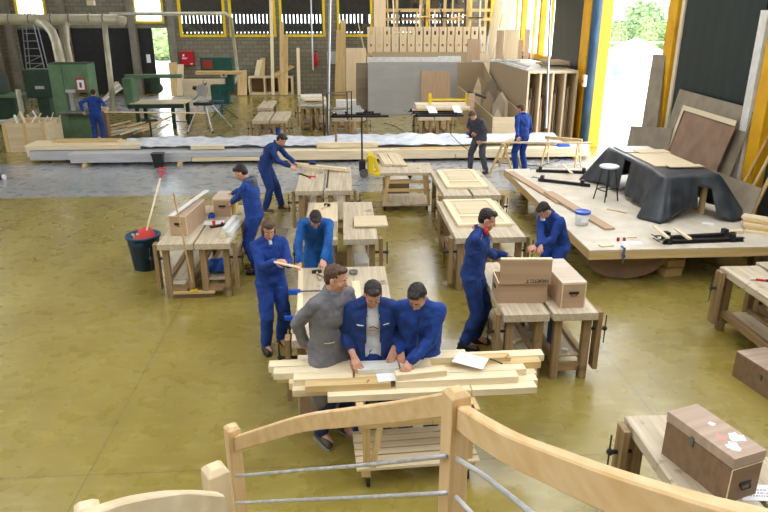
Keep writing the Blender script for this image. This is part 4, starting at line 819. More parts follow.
# exhaust duct
t = thing('exhaust_duct', 'thick pale exhaust duct running along the hall at the upper left', 'duct', (0, 0, 0)); DY = 27.0
z1 = onY(50, 19, DY).z; xe = gx(118, DY, 20)
MB().tube([(-17.95, DY, z1), (xe, DY, z1-.02)], .19, 16).build('main_pipe', DUCT, t, smooth=True); MB().tube([(xe, DY, z1-.03), (xe+.25, DY-.02, z1-.1)], [.17, .2], 14).build('end_cap', DUCT, t, smooth=True)
for px in (10, 30, 52, 70, 90, 104): x = gx(px, DY, 20); MB().tube([(x-.02, DY, z1), (x+.02, DY, z1)], .2, 16).build('joint_ring', STEEL, t)
p0 = onY(38, 22, DY); p1 = onY(52, 32, 25.5); p2 = onY(56, 42, 24.5); p3 = onY(61, 63, 22.8); MB().tube([p0, p0+(p1-p0)*.6+V(0, 0, .1), p1, p2, p3-V(0, 0, .25)], .15, 14).build('branch_pipe', DUCT, t, smooth=True)
p0 = onY(68, 22, DY); p1 = onY(66, 27, 26.6); p2 = onY(67, 45, 25); p3 = onY(71, 63, 23); MB().tube([p0, p1, p2, p3-V(0, 0, .25)], .1, 12).build('branch_pipe', DUCT, t, smooth=True)
p0 = onY(104, 20, DY); p3 = onY(114, 112, 24.5); MB().tube([p0, p0+(p3-p0)*.5, p3], .1, 12).build('drop_pipe', DUCT, t, smooth=True)
zt = onY(150, 14.5, 33).z; MB().tube([onY(110, 14, 33), onY(226, 13.5, 33), onY(231, 18, 33.5), (gx(237, 34.6, 60), 34.6, 1.0), (gx(237, 34.6, 60)-.2, 34.3, .6), (gx(232, 34, 90), 34.0, .5)], .085, 12).build('wall_pipe', DUCT, t, smooth=True)
# radial arm saw
t = thing('radial_arm_saw', 'green radial arm saw with a wooden table near the bright back door', 'saw', (gx(134, 24.5), 24.5, 0))
MB().box(-.35, 0, 0, .7, .75, 1.75).build('column', GREEN, t, bevel=.05); MB().box(-.3, 1.7, .2, .4, 1.72, 1.86).build('arm', GREEN, t, bevel=.03); MB().ball((.75, .3, 1.38), (.25, .18, .2), 14).box(.6, .9, .2, .4, 1.4, 1.75).build('motor', DGREEN, t, smooth=False)
MB().box(-.1, 1.75, -.3, 1.0, .82, .9).build('saw_table', BIRCHX, t); MB().box(-.15, 1.8, -.34, -.3, .74, .88).build('table_edge', DGREEN, t)
for x, y in ((.05, -.2), (1.3, -.2), (.05, .8), (1.6, .8)): MB().box(x, x+.12, y, y+.12, 0, .8).build('leg', DGREEN, t)
# wood heaps around the radial saw
rnd = random.Random(21)
for k in range(13):
    px = 98+4.3*k; Y = 22.0+.22*(k % 5); a = gx(px, Y, 130); hgt = .06+.09*(k % 4)
    plank('waste_board', 'pale offcut board in the heap below the radial arm saw', 'board', (a, Y, .05+hgt), (a+rnd.uniform(.5, 1.0), Y+rnd.uniform(.2, .8), .12+hgt+.02*k % .3), rnd.uniform(.1, .22), .04, (PINE['x'], WHITE, PINE2['x'], BIRCHX)[k % 4], 'boards in the heap below the radial arm saw')
t = thing('wood_block', 'brown upright wood block beside the worker at the band saw', 'block', (gx(105, 22.2, 130), 22.15, 0)); MB().box(-.16, .16, -.15, .15, 0, .95).build('block', PLYO, t); MB().box(-.12, .2, -.18, .1, .95, 1.05).build('cap_board', PINE2['x'], t)
t = thing('roller_stand', 'small dark green roller stand in front of the offcut heap', 'stand', (gx(152, 21.2, 140), 21.2, 0)); MB().tube([(0, 0, 0), (0, 0, .72)], .03).build('post', DGREEN, t); MB().tube([(-.24, 0, .76), (.24, 0, .76)], .04, 12).build('roller', DGREEN, t)
for k in range(3): a = k*2*PI/3; MB().tube([(0, 0, .1), (.25*math.cos(a), .25*math.sin(a), .01)], .018).build('foot', DGREEN, t)
plank('long_batten', 'very long thin batten held by the worker at the band saw', 'batten', onY(104, 112, 21.2), onY(206, 113, 21.6), .05, .03, PINE['x'])
for k in range(6): a = 100+3*k; plank('lean_board', 'grey or pale board resting on the scrap behind the worker at the saw', 'board', onY(96+2*k, 106-1.5*k, 26+.2*k), onY(122-k, 88-1.2*k, 26.6+.2*k), .18, .04, (WHITE, GREYB, PINE2['x'])[k % 3], 'boards stacked behind the band saw worker')
# mitre saw on a tripod stand
mx_, my_ = gx(205, 23.6, 125), 23.6; t = thing('mitre_saw', 'silver mitre saw on a white legged stand', 'mitre saw', (mx_, my_, 0))
for dx, dy in ((-.55, -.35), (.3, -.3), (.85, .65), (-.05, .75)): MB().tube([(dx*.25, dy*.25, .95), (dx, dy, .02)], .028, 8).build('leg', ALU, t); 
for dx, dy in ((-.55, -.35), (.3, -.3), (.85, .65), (-.05, .75)): MB().ball((dx, dy, .03), .035, 8).build('foot', RUBBER, t)
MB().box(-.3, .35, -.2, .25, .92, 1.02).build('base', BLACK, t, bevel=.02); MB().tube([(0, 0, 1.02), (0, 0, 1.06)], .2, 20).build('turntable', ALU, t); MB().box(.25, .7, -.1, .12, 1.0, 1.06).build('extension', BLUEPOST, t)
MB().tube([(.02, -.03, 1.42), (.02, .03, 1.42)], .2, 24).tube([(-.1, 0, 1.3), (-.35, .1, 1.1)], .05, 8).build('blade_guard', ALU, t); MB().tube([(-.05, .05, 1.42), (-.3, .1, 1.5)], .07, 10).build('motor', BLACK, t); MB().tube([(.1, 0, 1.58), (.2, -.1, 1.66)], .02).build('handle', BLACK, t)
t = thing('motor_box', 'small black motor lying on the floor left of the mitre saw', 'motor', (at(190, 121).x, at(190, 121).y, 0)); MB().tube([(-.12, 0, .14), (.12, 0, .14)], .13, 14).build('housing', BLACK, t); MB().box(-.1, .1, -.1, .1, 0, .05).build('base', STEEL, t)
pts = [at(179+.3*k, 119-.6*k+3*math.sin(k*.5), .012) for k in range(0, 12)]; pts = [at(175, 118, .012), at(182, 120, .012), at(188, 122, .012)]
tag(MB().tube([at(140, 112, .012), at(155, 117, .012), at(172, 121, .012), at(188, 122, .012)], .012, 6).build('cable', BLACK), 'black cable on the floor leading to the small motor', 'cable')
t = thing('tripod_stand', 'green folding stand with spread legs beside the mitre saw', 'stand', (gx(222, 26.5, 110), 26.5, 0)); MB().tube([(0, 0, .15), (0, 0, 1.05)], .035).build('post', TEALM, t)
for k in range(3): a = k*2*PI/3+.4; MB().tube([(0, 0, .5), (.6*math.cos(a), .6*math.sin(a), .01)], .022).build('leg', TEALM, t)
# small band saw at wall
sx_, sy_ = gx(218, 31), 31; t = thing('band_saw', 'small dark teal band saw before the block wall', 'band saw', (sx_, sy_, 0))
MB().box(-.65, .75, 0, .5, 1.5, 2.05).box(.4, .75, 0, .5, .75, 1.5).box(-.3, .75, 0, .5, .55, .85).build('frame', TEALM, t, bevel=.03); MB().box(-.3, .5, .05, .45, 0, .55).build('stand', TEALM, t); MB().box(-.55, -.1, -.03, 0, 1.58, 1.95).build('cover_label', mat('rusty_red', (150, 60, 44)), t); MB().box(.2, .5, -.02, 0, 1.2, 1.42).build('warning_sign', PAPER, t); MB().box(-.8, 1.2, -.5, .1, 1.36, 1.48).build('work_table', PINE2['x'], t); MB().box(.3, .4, -.04, -.02, 1.26, 1.36).build('sign_mark', RED, t)
# red fire box, wall meter boxes
t = thing('fire_hose_box', 'red fire cabinet with white lettering on the block wall', 'cabinet', (gx(188, WY, 60), WY-.2, 1.42)); MB().box(-.33, .33, 0, .2, 0, .68).build('body', RED, t, bevel=.02)
MB().box(-.2, -.12, -.008, 0, .44, .54).build('pictogram', PAPER, t); MB().box(-.24, .02, -.006, 0, .35, .375).build('lettering', PAPER, t); MB().box(-.22, -.02, -.006, 0, .31, .33).build('lettering', PAPER, t)
MB().box(.14, .26, -.008, 0, .05, .1).build('sticker', PAPER, t)
t = thing('extinguisher', 'red fire extinguisher on the block wall left of the meter box', 'extinguisher', (gx(316, WY, 60), WY-.115, 1.35)); MB().lathe([(.1, 0), (.11, .05), (.11, .55), (.05, .66), (.03, .7)], 16).build('cylinder', RED, t, smooth=True); MB().box(-.06, .06, -.03, .03, .7, .76).build('valve', BLACK, t)
t = thing('meter_box', 'pale electric box on the block wall beside the extinguisher', 'box', (gx(333, WY, 60), WY-.18, 1.45)); MB().box(-.3, .25, 0, .18, 0, .6).build('housing', LABELG, t, bevel=.01); MB().box(-.25, -.05, -.01, 0, .3, .5).build('door_plate', CREAM, t)
# low shelf and leaning boards at the wall
xa, xb = gx(249, 34.6, 90), gx(293, 34.6, 90); t = thing('low_shelf', 'low open plywood shelf unit at the foot of the block wall', 'shelf', (0, 0, 0))
MB().box(xa, xb, 34.55, 35.2, .83, .9).build('top', PINE['x'], t); MB().box(xa, xb, 34.55, 35.2, .02, .1).build('bottom', PINE['x'], t)
for x in (xa, xa+(xb-xa)*.34, xa+(xb-xa)*.67, xb-.08): MB().box(x, x+.08, 34.55, 35.2, .1, .83).build('upright', PINE['z'], t)
MB().box(xa, xb, 35.2, 35.23, 0, .9).build('back', PLYO, t)
lb_ = 'rough board leaning on the back wall'
for k, (px, y0, y1, w_, dx) in enumerate(((176, 96, 62, .42, -.1), (180, 96, 64, .3, .1), (241, 94, 72, .35, 0), (245, 94, 70, .2, 0), (257, 78, 60, .3, .15), (262, 78, 58, .25, .05), (274, 78, 66, .9, .9), (273, 94, 0, .16, -.1), (282, 95, 22, .2, -.02), (286, 94, 36, .2, 0), (299, 92, 48, .16, -.05), (338, 90, 30, .35, .1), (343, 92, 20, .25, .0))):
    Y = 34.3 if k not in (4, 5, 6) else 34.8; a = onY(px, y0, Y); b_ = onY(px, y1, 35.2)
    zb = 0.0 if k not in (4, 5, 6) else .9
    plank('leaning_plank', lb_+(' left of the red cabinet, left one', ' left of the red cabinet, right one', ' right of the wall pipe, wide one', ' right of the wall pipe, narrow one', ' on the low shelf, left one', ' on the low shelf, second one', ', a short wide one aslant on the low shelf', ', the longest one rising to the window', ', a bright tall one right of the longest', ', second bright tall one by the low shelf', ', a lone brown one right of the shelf', ' beside the meter box, wide one', ' beside the meter box, tall one')[k], 'plank', (a.x, Y, zb+.02), (b_.x+dx, 35.15 if k > 1 else 34.9, max(b_.z, .6)), w_, .05, (PINE2['x'], PINE['x'], PINE2['x'])[k % 3])
for k in range(2): o = MB().box(0, 1.0, 0, .5, 0, .8).build('plywood_crate', BIRCHX); o.location = (gx(184, 34.5, 90)+1.05*k, 34.3, 0); tag(o, ('left', 'right')[k]+' plywood crate on the floor below the red cabinet', 'crate')
# piles of white boards on the far bench
for k in range(5): plank('white_board', ('lowest', 'second', 'third', 'fourth', 'top')[k]+' pale board of the pile on the far bench by the white pole', 'board', (-1.45+.1*(k % 2), 23.8+.3*(k % 3), .885+.062*k), (-.55-.15*(k % 3), 23.85+.3*(k % 3), .885+.062*k), .7, .058, (WHITE, PINE['x'])[k % 2], 'pile on the far bench by the white pole')
t = thing('blue_tub', 'blue tub under the far bench pair beyond the stack', 'tub', (-2.08, 20.9, .262)); MB().lathe([(.12, 0), (.15, .25), (.14, .26), (.11, .02)], 16).build('tub', BLUEP, t)
plank('brown_block', 'dark brown block sticking out left of the far bench pair', 'block', (-3.35, 20.9, .1), (-2.95, 20.9, .1), .2, .14, PLYO)
# tall white pole, air line, metal frame
p = onY(328, 130, 20.3); tag(MB().tube([(onY(327, 128, 20.3).x, 20.3, 0), onY(331, 0, 20.3)+V(0, 0, .6), V(onY(331, 0, 20.3).x+.03, 20.3, 8)], .04, 10).build('white_pole', ALU), 'tall white vertical pole rising from beside the black clamp benches', 'pole')
a = onY(311, 0, 27); tag(MB().tube([(a.x, 27, 8), onY(311, 4, 27), onY(313, 70, 27)], .03, 8).build('air_hose_drop', ALU), 'thin white hose hanging from the roof left of the tall pole', 'hose')
a = onY(551, 0, 19.2); tag(MB().tube([(a.x, 19.2, 8), (a.x, 19.2, 4), (onY(546, 128, 19.2).x, 19.2, onY(546, 128, 19.2).z)], .035, 8).build('air_pipe', ALU), 'thin grey vertical pipe hanging in front of the open board rack', 'pipe')
plank('hanging_bar', 'thin white horizontal bar above the yellow long clamp', 'bar', onY(472, 61, 24), onY(520, 61, 24), .05, .05, WHITE)
t = thing('metal_frame_stand', 'dark tubular frame stand beside the white pole', 'stand', (0, 0, 0)); FY = 20.25
fl, fr = gx(324, FY, 130), gx(353, FY, 95)
for x, z0, z1 in ((fl, 0, 1.65), (fl+.12, 0, 1.65), (fl+.85, .86, 1.7), (fl+.72, .86, 1.7)): MB().tube([(x, FY, z0), (x, FY, z1)], .018, 6).build('upright', BLACK, t)
for z in (1.15, 1.65): MB().tube([(fl, FY, z), (fl+.88, FY, z+.05)], .018, 6).build('cross_bar', STEEL, t)
MB().tube([(fl, FY-.2, .03), (fl, FY+.3, .03)], .018, 6).tube([(fl, FY, .03), (fl+.35, FY, .1)], .018, 6).build('foot', BLACK, t)
# clamp rails on benches N and O
for k in range(3): long_clamp('black clamp rail on the benches by the white pole, %s' % ('front', 'middle', 'rear')[k], (-.35+.1*k, 20.75+.45*k, .86), (1.45-.25*k, 20.72+.45*k, .86), BLACK, 'black clamp rails by the white pole')
for k in range(3): long_clamp('black clamp rail on the benches under the yellow clamp, %s' % ('front', 'middle', 'rear')[k], (2.25-.05*k, 20.75+.45*k, .86), (3.8, 20.72+.45*k, .86), BLACK, 'black clamp rails under the yellow clamp')
for k, (x, y, n) in enumerate(((-.15, 20.9, 'left'), (.18, 20.95, 'second'), (.42, 21.3, 'third'), (2.75, 20.95, 'left'), (3.55, 20.95, 'right'))):
    o = (zc := .93 if k < 3 else .93) and MB().slab([(x, y, zc), (x+.26, y, zc), (x+.16, y+.12, zc+.19), (x-.1, y+.12, zc+.19)], .05).build('hand_clamp', ALU); tag(o, 'silver hand clamp on the black rails, %s one on the %s benches' % (n, 'white pole' if k < 3 else 'yellow clamp'), 'clamp')
o = MB().box(-.35, .35, -.15, .15, 0, .2).build('white_box', WHITE); o.location = (.15, 23.6, TZ); tag(o, 'white box on the bench behind the black clamp rails', 'box')
a = onY(414, 96, 22.2); b_ = onY(466, 97, 22.2)
for k in range(3): plank('stacked_board', ('lower', 'middle', 'upper')[k]+' board lying below the yellow long clamp', 'board', (a.x, 21.6+.1*k, .99+.06*k), (b_.x, 21.6+.1*k, .99+.06*k), .5, .055, (PINE2['x'], WHITE, PINE['x'])[k], 'boards below the yellow long clamp')
t = thing('long_clamp', 'long bright yellow clamp lying over the white board', 'clamp', (0, 0, 0)); p0, p1 = V(gx(430, 21.6, 97), 21.6, 1.28), V(gx(467, 21.6, 97), 21.6, 1.27)
MB().bar(p0, p1, .05, .06).build('bar', YELB, t); 
for q_ in (p0, p1): MB().box(q_.x-.05, q_.x+.05, q_.y-.05, q_.y+.05, q_.z-.12, q_.z+.2).build('jaw', YELB, t)
t = thing('tool_box', 'brown box at the right end of the yellow long clamp', 'box', (gx(470, 21.7, 95), 21.6, .86)); MB().box(-.1, .12, -.12, .12, 0, .62).build('case', PLY, t); MB().tube([(-.1, 0, .66), (.5, -.1, .48)], .04).build('lever', BLACK, t)
# large grey sheets and the panel rack
SHY = 28.6
def upright_sheet(name, label, px0, px1, y0, y1, Y, m, t_=.03, lean_=.25, cat='sheet', group=None):
    a, b_ = onY(px0, y1, Y), onY(px1, y1, Y); ta, tb = onY(px0, y0, Y+lean_), onY(px1, y0, Y+lean_)
    return lean(name, label, cat, [(a.x, Y, 0), (b_.x, Y, 0), (tb.x, Y+lean_, tb.z), (ta.x, Y+lean_, ta.z)], .03, m, group)
upright_sheet('grey_sheet', 'largest grey sheet leaning in the stack at the back', 368, 421, 63, 115, 27.3, GREYB)
upright_sheet('pink_sheet', 'small pink-beige sheet standing in front of the grey sheets', 421, 450, 71, 114, 27.2, PLYV)
upright_sheet('grey_sheet', 'grey sheet sticking out to the right behind the largest one', 369, 456, 62, 112, 27.6, GREYB); upright_sheet('grey_sheet', 'narrow grey sheet at the far right of the stack', 440, 464, 62, 112, 28.0, GREYB)
upright_sheet('grey_sheet', 'narrow grey-tan sheet left of the largest grey sheet', 356, 372, 63, 108, 28.0, TANB)
upright_sheet('white_sheet', 'long white sheet seen above the grey sheets', 367, 441, 57, 108, 28.6, WHITE); upright_sheet('white_sheet', 'shorter white sheet at the right above the grey sheets', 438, 461, 56, 108, 28.9, WHITE)
upright_sheet('yellow_board', 'yellowish board standing at the left of the grey sheets', 346, 366, 48, 100, 30.5, BIRCH)
o = upright_sheet('tall_board', 'tall pinkish board standing right of the grey sheets', 467, 480, 39, 108, 27.4, PLYV, cat='board'); upright_sheet('tall_board', 'shorter pale board standing right of the grey sheets', 479, 489, 53, 108, 27.9, BIRCH, cat='board')
upright_sheet('backing_sheet', 'wide tan plywood sheet behind the whole grey stack', 372, 490, 52, 104, 30.6, CHIP)
RKY = 31.0; t = thing('panel_rack', 'raised rack holding the row of slotted pale panels', 'rack', (0, 0, 0)); za = onY(420, 53, RKY).z
xa, xb = gx(366, RKY, 50), gx(487, RKY, 50)
MB().box(xa, xb, RKY, RKY+1.2, za-.12, za).build('shelf', PINE2['x'], t)
for x in (xa+.05, (xa+xb)/2, xb-.2): MB().box(x, x+.14, RKY+.02, RKY+.16, 0, za-.12).build('leg', PINE2['z'], t); MB().box(x, x+.14, RKY+1.04, RKY+1.18, 0, za-.12).build('leg', PINE2['z'], t)
MB().slab([(xa-.05, RKY, za), (xa-.05, RKY+1.2, za), (xa-.35, RKY+1.2, za+1.35), (xa-.35, RKY, za+1.25)], .04).build('end_panel', BIRCHX, t)
for k in range(15):
    x0 = xa+.08+(xb-xa-.1)*k/15; w_ = (xb-xa-.1)/15-.05; h_ = onY(420, 27, RKY).z-za; pb = MB(); pb.box(0, w_, 0, .3, 0, h_*.26); hw = w_*.28
    pb.box(0, w_*.5-hw*.5, 0, .3, h_*.26, h_*.34); pb.box(w_*.5+hw*.5, w_, 0, .3, h_*.26, h_*.34); pb.box(0, w_, 0, .3, h_*.34, h_*.7); pb.box(0, w_*.5-hw*.5, 0, .3, h_*.7, h_*.84); pb.box(w_*.5+hw*.5, w_, 0, .3, h_*.7, h_*.84); pb.box(0, w_, 0, .3, h_*.84, h_)
    pn = pb.build('slotted_board', BIRCH); pn.location = (x0, RKY+.05, za+.002); tag(pn, 'slotted pale panel in the raised rack, %s from the left' % ('first', 'second', 'third', 'fourth', 'fifth', 'sixth', 'seventh', 'eighth', 'ninth', 'tenth', 'eleventh', 'twelfth', 'thirteenth', 'fourteenth', 'fifteenth')[k], 'panel', 'slotted panels in the raised rack')
    if k in (6, 7, 8, 9, 10, 11, 12, 13): MB().box(w_*.5-hw*.5, w_*.5+hw*.5, .02, .05, h_*.7, h_*.84).build('dark_slot', BLACK, pn)
# lumber rack above/behind
LRY = 33.2; t = thing('lumber_rack', 'tall timber rack with poles and shelves before the right back windows', 'rack', (0, 0, 0))
for px in (377, 397, 421, 445, 468, 486): x = gx(px, LRY, 10); MB().box(x-.06, x+.06, LRY, LRY+.14, 0, 5).build('post', PINE2['z'], t)
for y_, in ((10,), (19,)): z = onY(420, y_, LRY).z; MB().box(gx(375, LRY, 10), gx(490, LRY, 10), LRY-.1, LRY+.02, z-.08, z+.06).build('shelf_beam', PINE2['x'], t)
o = MB().box(0, gx(386, 32.6, 10)-gx(374, 32.6, 10), 0, .06, 0, 5.4).build('wide_plank', BIRCH); o.location = (gx(374, 32.6, 10), 32.7, .0); tag(o, 'wide pale plank standing upright on the panel rack, left', 'plank')
rnd = random.Random(8)
for k in range(14):
    px = 390+7*k; x = gx(px, 32.95, 15); plank('stored_lath', 'lath standing among the timber in the tall rack', 'lath', (x, 32.95, .03), (x+rnd.uniform(-.25, .3), 33.0, rnd.uniform(3.8, 4.8)), .07, .05, (PINE2['x'], PINE['x'], BLACK)[k % 3], 'laths in the tall rack')
for k in range(5): z = onY(440, 20, LRY).z; x = gx(400+17*k, LRY, 10); plank('stored_board', 'short board lying on the upper shelf of the tall rack', 'board', (x, LRY-.2, z+.1), (x+.7, LRY-.18, z+.1+.12*(k % 2)), .16, .06, (BLACK, PINE2['x'])[k % 2], 'short boards on the upper rack shelf')
for k, (x0, y0, x1, y1, Y, w_, m_) in enumerate(((479, 70, 500, 0, 29, .45, BIRCHX), (488, 58, 511, 0, 28.4, .5, BIRCHX), (483, 108, 488, 36, 28.2, .15, WHITE), (487, 90, 480, 28, 28.8, .12, WHITE))):
    a, b_ = onY(x0, y0, Y), onY(x1, y1, Y+.4); plank('slanted_board', 'tall board slanting between the rack and the yellow mullions, %s' % ('leftmost', 'widest', 'thin white one', 'thin curved pale one')[k], 'board', (a.x-(b_.x-a.x)*.0, Y, .02), b_, w_, .05, m_, roll=R(90))
# hoist line and lamps at the top left
t = thing('flood_lamp', 'small white lamp box hanging near the upper left windows', 'lamp', onY(91, 3, 30)); MB().box(-.15, .15, -.1, .1, -.1, .1).build('housing', CREAM, t, bevel=.02); MB().tube([(0, 0, .1), (0, 0, 4.3)], .02).build('stem', STEEL, t)
# ------------------------------------------------------------- sawhorses, plank, cable reel
def sawhorse(label, x, y, rz):
    t = thing('sawhorse', label, 'sawhorse', (x, y, 0), rz, 'sawhorses by the sawing men'); MB().box(-.04, .04, -.5, .5, .72, .8).build('beam', GREEN if False else PINE2['y'], t)
    for sy in (-1, 1):
        for sx in (-1, 1): MB().bar((sx*.03, sy*.4, .76), (sx*.3, sy*.46, 0), .06, .03, (0, 1, 0)).build('leg', PINE2['z'], t)
        MB().box(-.16, .16, sy*.43-.015, sy*.43+.015, .36, .42).build('brace', PINE2['x'], t)
    return t
p = at(502, 172, 0); sawhorse('sawhorse between the two men holding the long batten', p.x+.12, p.y+.1, R(-28)); p = at(560, 168, 0); sawhorse('sawhorse right of the man in blue, near the blue cable reel', p.x+.05, p.y+.1, R(55))
plank('long_batten', 'long pale batten lying on the two sawhorses', 'batten', onY(477, 142, 16.6), onY(592, 143, 16.6), .09, .04, PINE['x'])
p = at(562, 158, .0); t = thing('cable_reel', 'round blue cable reel standing on the floor by the right sawhorse', 'cable reel', (p.x, p.y, 0), R(10))
for y in (-.07, .07): MB().tube([(0, y-.01, .24), (0, y+.01, .24)], .22, 24).build('flange', BLUEP, t)
MB().tube([(0, -.07, .24), (0, .07, .24)], .13, 18).build('drum', WHITEP, t); MB().tube([(-.15, -.09, .02), (-.15, .09, .02)], .015).tube([(.15, -.09, .02), (.15, .09, .02)], .015).build('stand', BLACK, t)
tag(MB().tube([at(450, 133, .62), onY(458, 142, 18.2), onY(468, 150, 17.9), at(475, 158, .02), at(482, 160, .02), at(500, 163, .02), at(540, 166, .02), at(560, 160, .02)], .012, 6).build('power_cable', BLACK), 'thin dark cable trailing over the stack near the sawing man', 'cable')
tag(MB().tube([at(384, 123, .01), at(395, 126, .01), at(403, 131, .01), at(408, 136, .01)], .014, 6).build('floor_cable', BLACK), 'dark cable on the floor right of the black clamp benches', 'cable')
# ------------------------------------------------------------- trolley with the board pile in the foreground
t = thing('pile_cart', 'slatted wooden cart on casters under the board pile', 'cart', (.1, 4.72, 0), R(3)); CX, CY = 1.0, .52
for x in (.02, CX-.08):
    for y in (0, CY-.06): MB().box(x, x+.06, y, y+.06, .2, .74).build('post', PINE2['z'], t)
MB().box(-.02, CX+.02, -.02, .03, .62, .74).build('apron', PINE2['x'], t); MB().box(-.02, CX+.02, CY-.03, CY+.02, .62, .74).build('apron', PINE2['x'], t)
MB().box(-.02, .04, .03, CY-.03, .62, .74).build('apron', PINE2['y'], t); MB().box(CX-.04, CX+.02, .03, CY-.03, .62, .74).build('apron', PINE2['y'], t)
for k in range(6): MB().box(-.04, CX+.04, -.03+.095*k, .045+.095*k, .2, .225).build('slat', BIRCHX, t)
for x in (0, CX-.08): MB().box(x, x+.08, -.02, CY, .13, .2).build('bearer', PINE2['y'], t)
MB().bar((.1, -.01, .23), (.16, -.01, .62), .05, .04, (0, 1, 0)).build('strut', PINE2['z'], t)
for x in (.06, CX-.06):
    for y in (.03, CY-.05): MB().tube([(x-.015, y, .055), (x+.015, y, .055)], .055, 14).build('caster', RUBBER, t); MB().box(x-.03, x+.03, y-.03, y+.03, .1, .13).build('bracket', STEEL, t)
O_ = at(300, 402, .77); O2 = at(540, 391, .77); U_ = (O2-O_).normalized(); W_ = V(-U_.y, U_.x, 0); PX = (O2-O_).length/240
def pb_(x0, x1, v, layer, w_, label, th=.065, m=None, dz=0, skew=0.0):
    z = .745+.0655*layer+th/2+dz; a = O_+U_*(x0-300)*PX+W_*v; b_ = O_+U_*(x1-300)*PX+W_*(v+skew); a.z = b_.z = z
    return plank('pine_board', label, 'board', a, b_, w_, th, m or PINE['x'], 'pine boards piled on the cart', bevel=.003)
L_ = 'pine board of the foreground pile, '
pb_(327, 470, .06, 0, .115, L_+'lowest front one, left end bare'); pb_(471, 537, .06, 0, .115, L_+'lowest at the front right corner')
pb_(292, 542, .18, 0, .115, L_+'bottom layer, second from the front'); pb_(288, 545, .30, 0, .115, L_+'bottom layer, third from the front'); pb_(275, 550, .42, 0, .115, L_+'bottom layer, fourth from the front'); pb_(268, 552, .54, 0, .11, L_+'bottom layer at the back')
pb_(305, 390, .13, 1, .11, L_+'upper layer front left, ending before the middle', m=PINE2['x']); pb_(395, 520, .14, 1, .115, L_+'upper front, right half under the paper'); 
pb_(293, 353, .25, 1, .115, L_+'short one at the left of the second layer'); pb_(355, 420, .25, 1, .115, L_+'short one in the middle of the second layer', m=PINE2['x']); pb_(421, 532, .26, 1, .11, L_+'second layer, right of the middle')
pb_(272, 376, .37, 1, .115, L_+'second layer left, near the grey coat'); pb_(378, 552, .38, 1, .115, L_+'second layer, back right long one', m=PINE2['x']); pb_(266, 360, .5, 1, .12, L_+'second layer left end at the very back'); pb_(362, 560, .51, 1, .12, L_+'second layer right end at the very back')
pb_(358, 400, .31, 2, .16, L_+'short white block below the tee-shirt man', .05, WHITE); pb_(402, 434, .31, 2, .12, L_+'top layer middle, under the pointing hands', .05); pb_(395, 447, .14, 2, .1, L_+'top layer slanting piece before the pointing hands', .06, PINE['x'], 0, .05); pb_(428, 474, .44, 2, .15, L_+'top layer back block before the blue sleeve', .06, PINE['x']); pb_(475, 520, .4, 2, .09, L_+'short top piece to the right of the paper', .045, PINE2['x'])
o = MB().box(-.17, .12, -.1, .1, 0, .003).build('drawing_sheet', PAPER); p = O_+U_*(478-300)*PX+W_*.3; o.location = (p.x, p.y, .745+.0655*2+.052); o.rotation_euler = (R(2), R(2), R(-28)); tag(o, 'white drawing sheet lying slanted on the board pile', 'paper')
o = MB().box(-.07, .1, -.06, .08, 0, .002).build('drawing_sheet', PAPER); p = O_+U_*(385-300)*PX+W_*.15; o.location = (p.x, p.y, .745+.0655*2+.004); o.rotation_euler = (0, 0, R(6)); tag(o, 'smaller white sheet on the pile below the tee-shirt man', 'paper')
t = thing('green_strip', 'dark green pencil-like strip beside the drawing sheet', 'strip', (0, 0, 0)); a = O_+U_*(497-300)*PX+W_*.33; a.z = .745+.0655*2+.052; MB().bar(a, a+V(.09, -.1, 0), .012, .01).build('strip', DGREEN, t)
# ------------------------------------------------------------- stair railing in the foreground
rl = thing('stair_railing', 'beech stair railing with steel rods curving through the foreground', 'railing', (0, 0, 0))
def dep(x, y, D): return OC+ray(x, y)/F_PX*D
def smooth_path(pts, n=8):
    out = []; P_ = [pts[0]*2-pts[1]]+pts+[pts[-1]*2-pts[-2]]
    for i in range(1, len(P_)-2):
        for k in range(n):
            s_ = k/n; a, b_, c, d_ = P_[i-1:i+3]; out.append(.5*((2*b_)+(c-a)*s_+(2*a-5*b_+4*c-d_)*s_*s_+(3*b_-a-3*c+d_)*s_**3))
    out.append(pts[-1]); return out
def rail(pts, w_, h_, name='handrail', m=None):
    P_ = smooth_path(pts, 10); mb = MB(); vs = []; ch = .006
    sec = [(-w_/2, -h_/2+ch), (-w_/2+ch, -h_/2), (w_/2-ch, -h_/2), (w_/2, -h_/2+ch), (w_/2, h_/2-ch), (w_/2-ch, h_/2), (-w_/2+ch, h_/2), (-w_/2, h_/2-ch)]
    for i, p_ in enumerate(P_):
        d_ = P_[min(i+1, len(P_)-1)]-P_[max(i-1, 0)]; d_.z = 0; d_.normalize(); n_ = V(d_.y, -d_.x, 0)
        for a, b_ in sec: vs.append(p_+n_*a+V(0, 0, b_))
    k = len(sec); N_ = len(P_); mb.add(vs, [(i*k+j, i*k+(j+1) % k, (i+1)*k+(j+1) % k, (i+1)*k+j) for i in range(N_-1) for j in range(k)]+[tuple(range(k)), tuple((N_-1)*k+j for j in reversed(range(k)))])
    return mb.build(name, m or OAKR['y'], rl)
N1 = dep(456, 408, 2.5); N2 = dep(233, 440, 4.1)
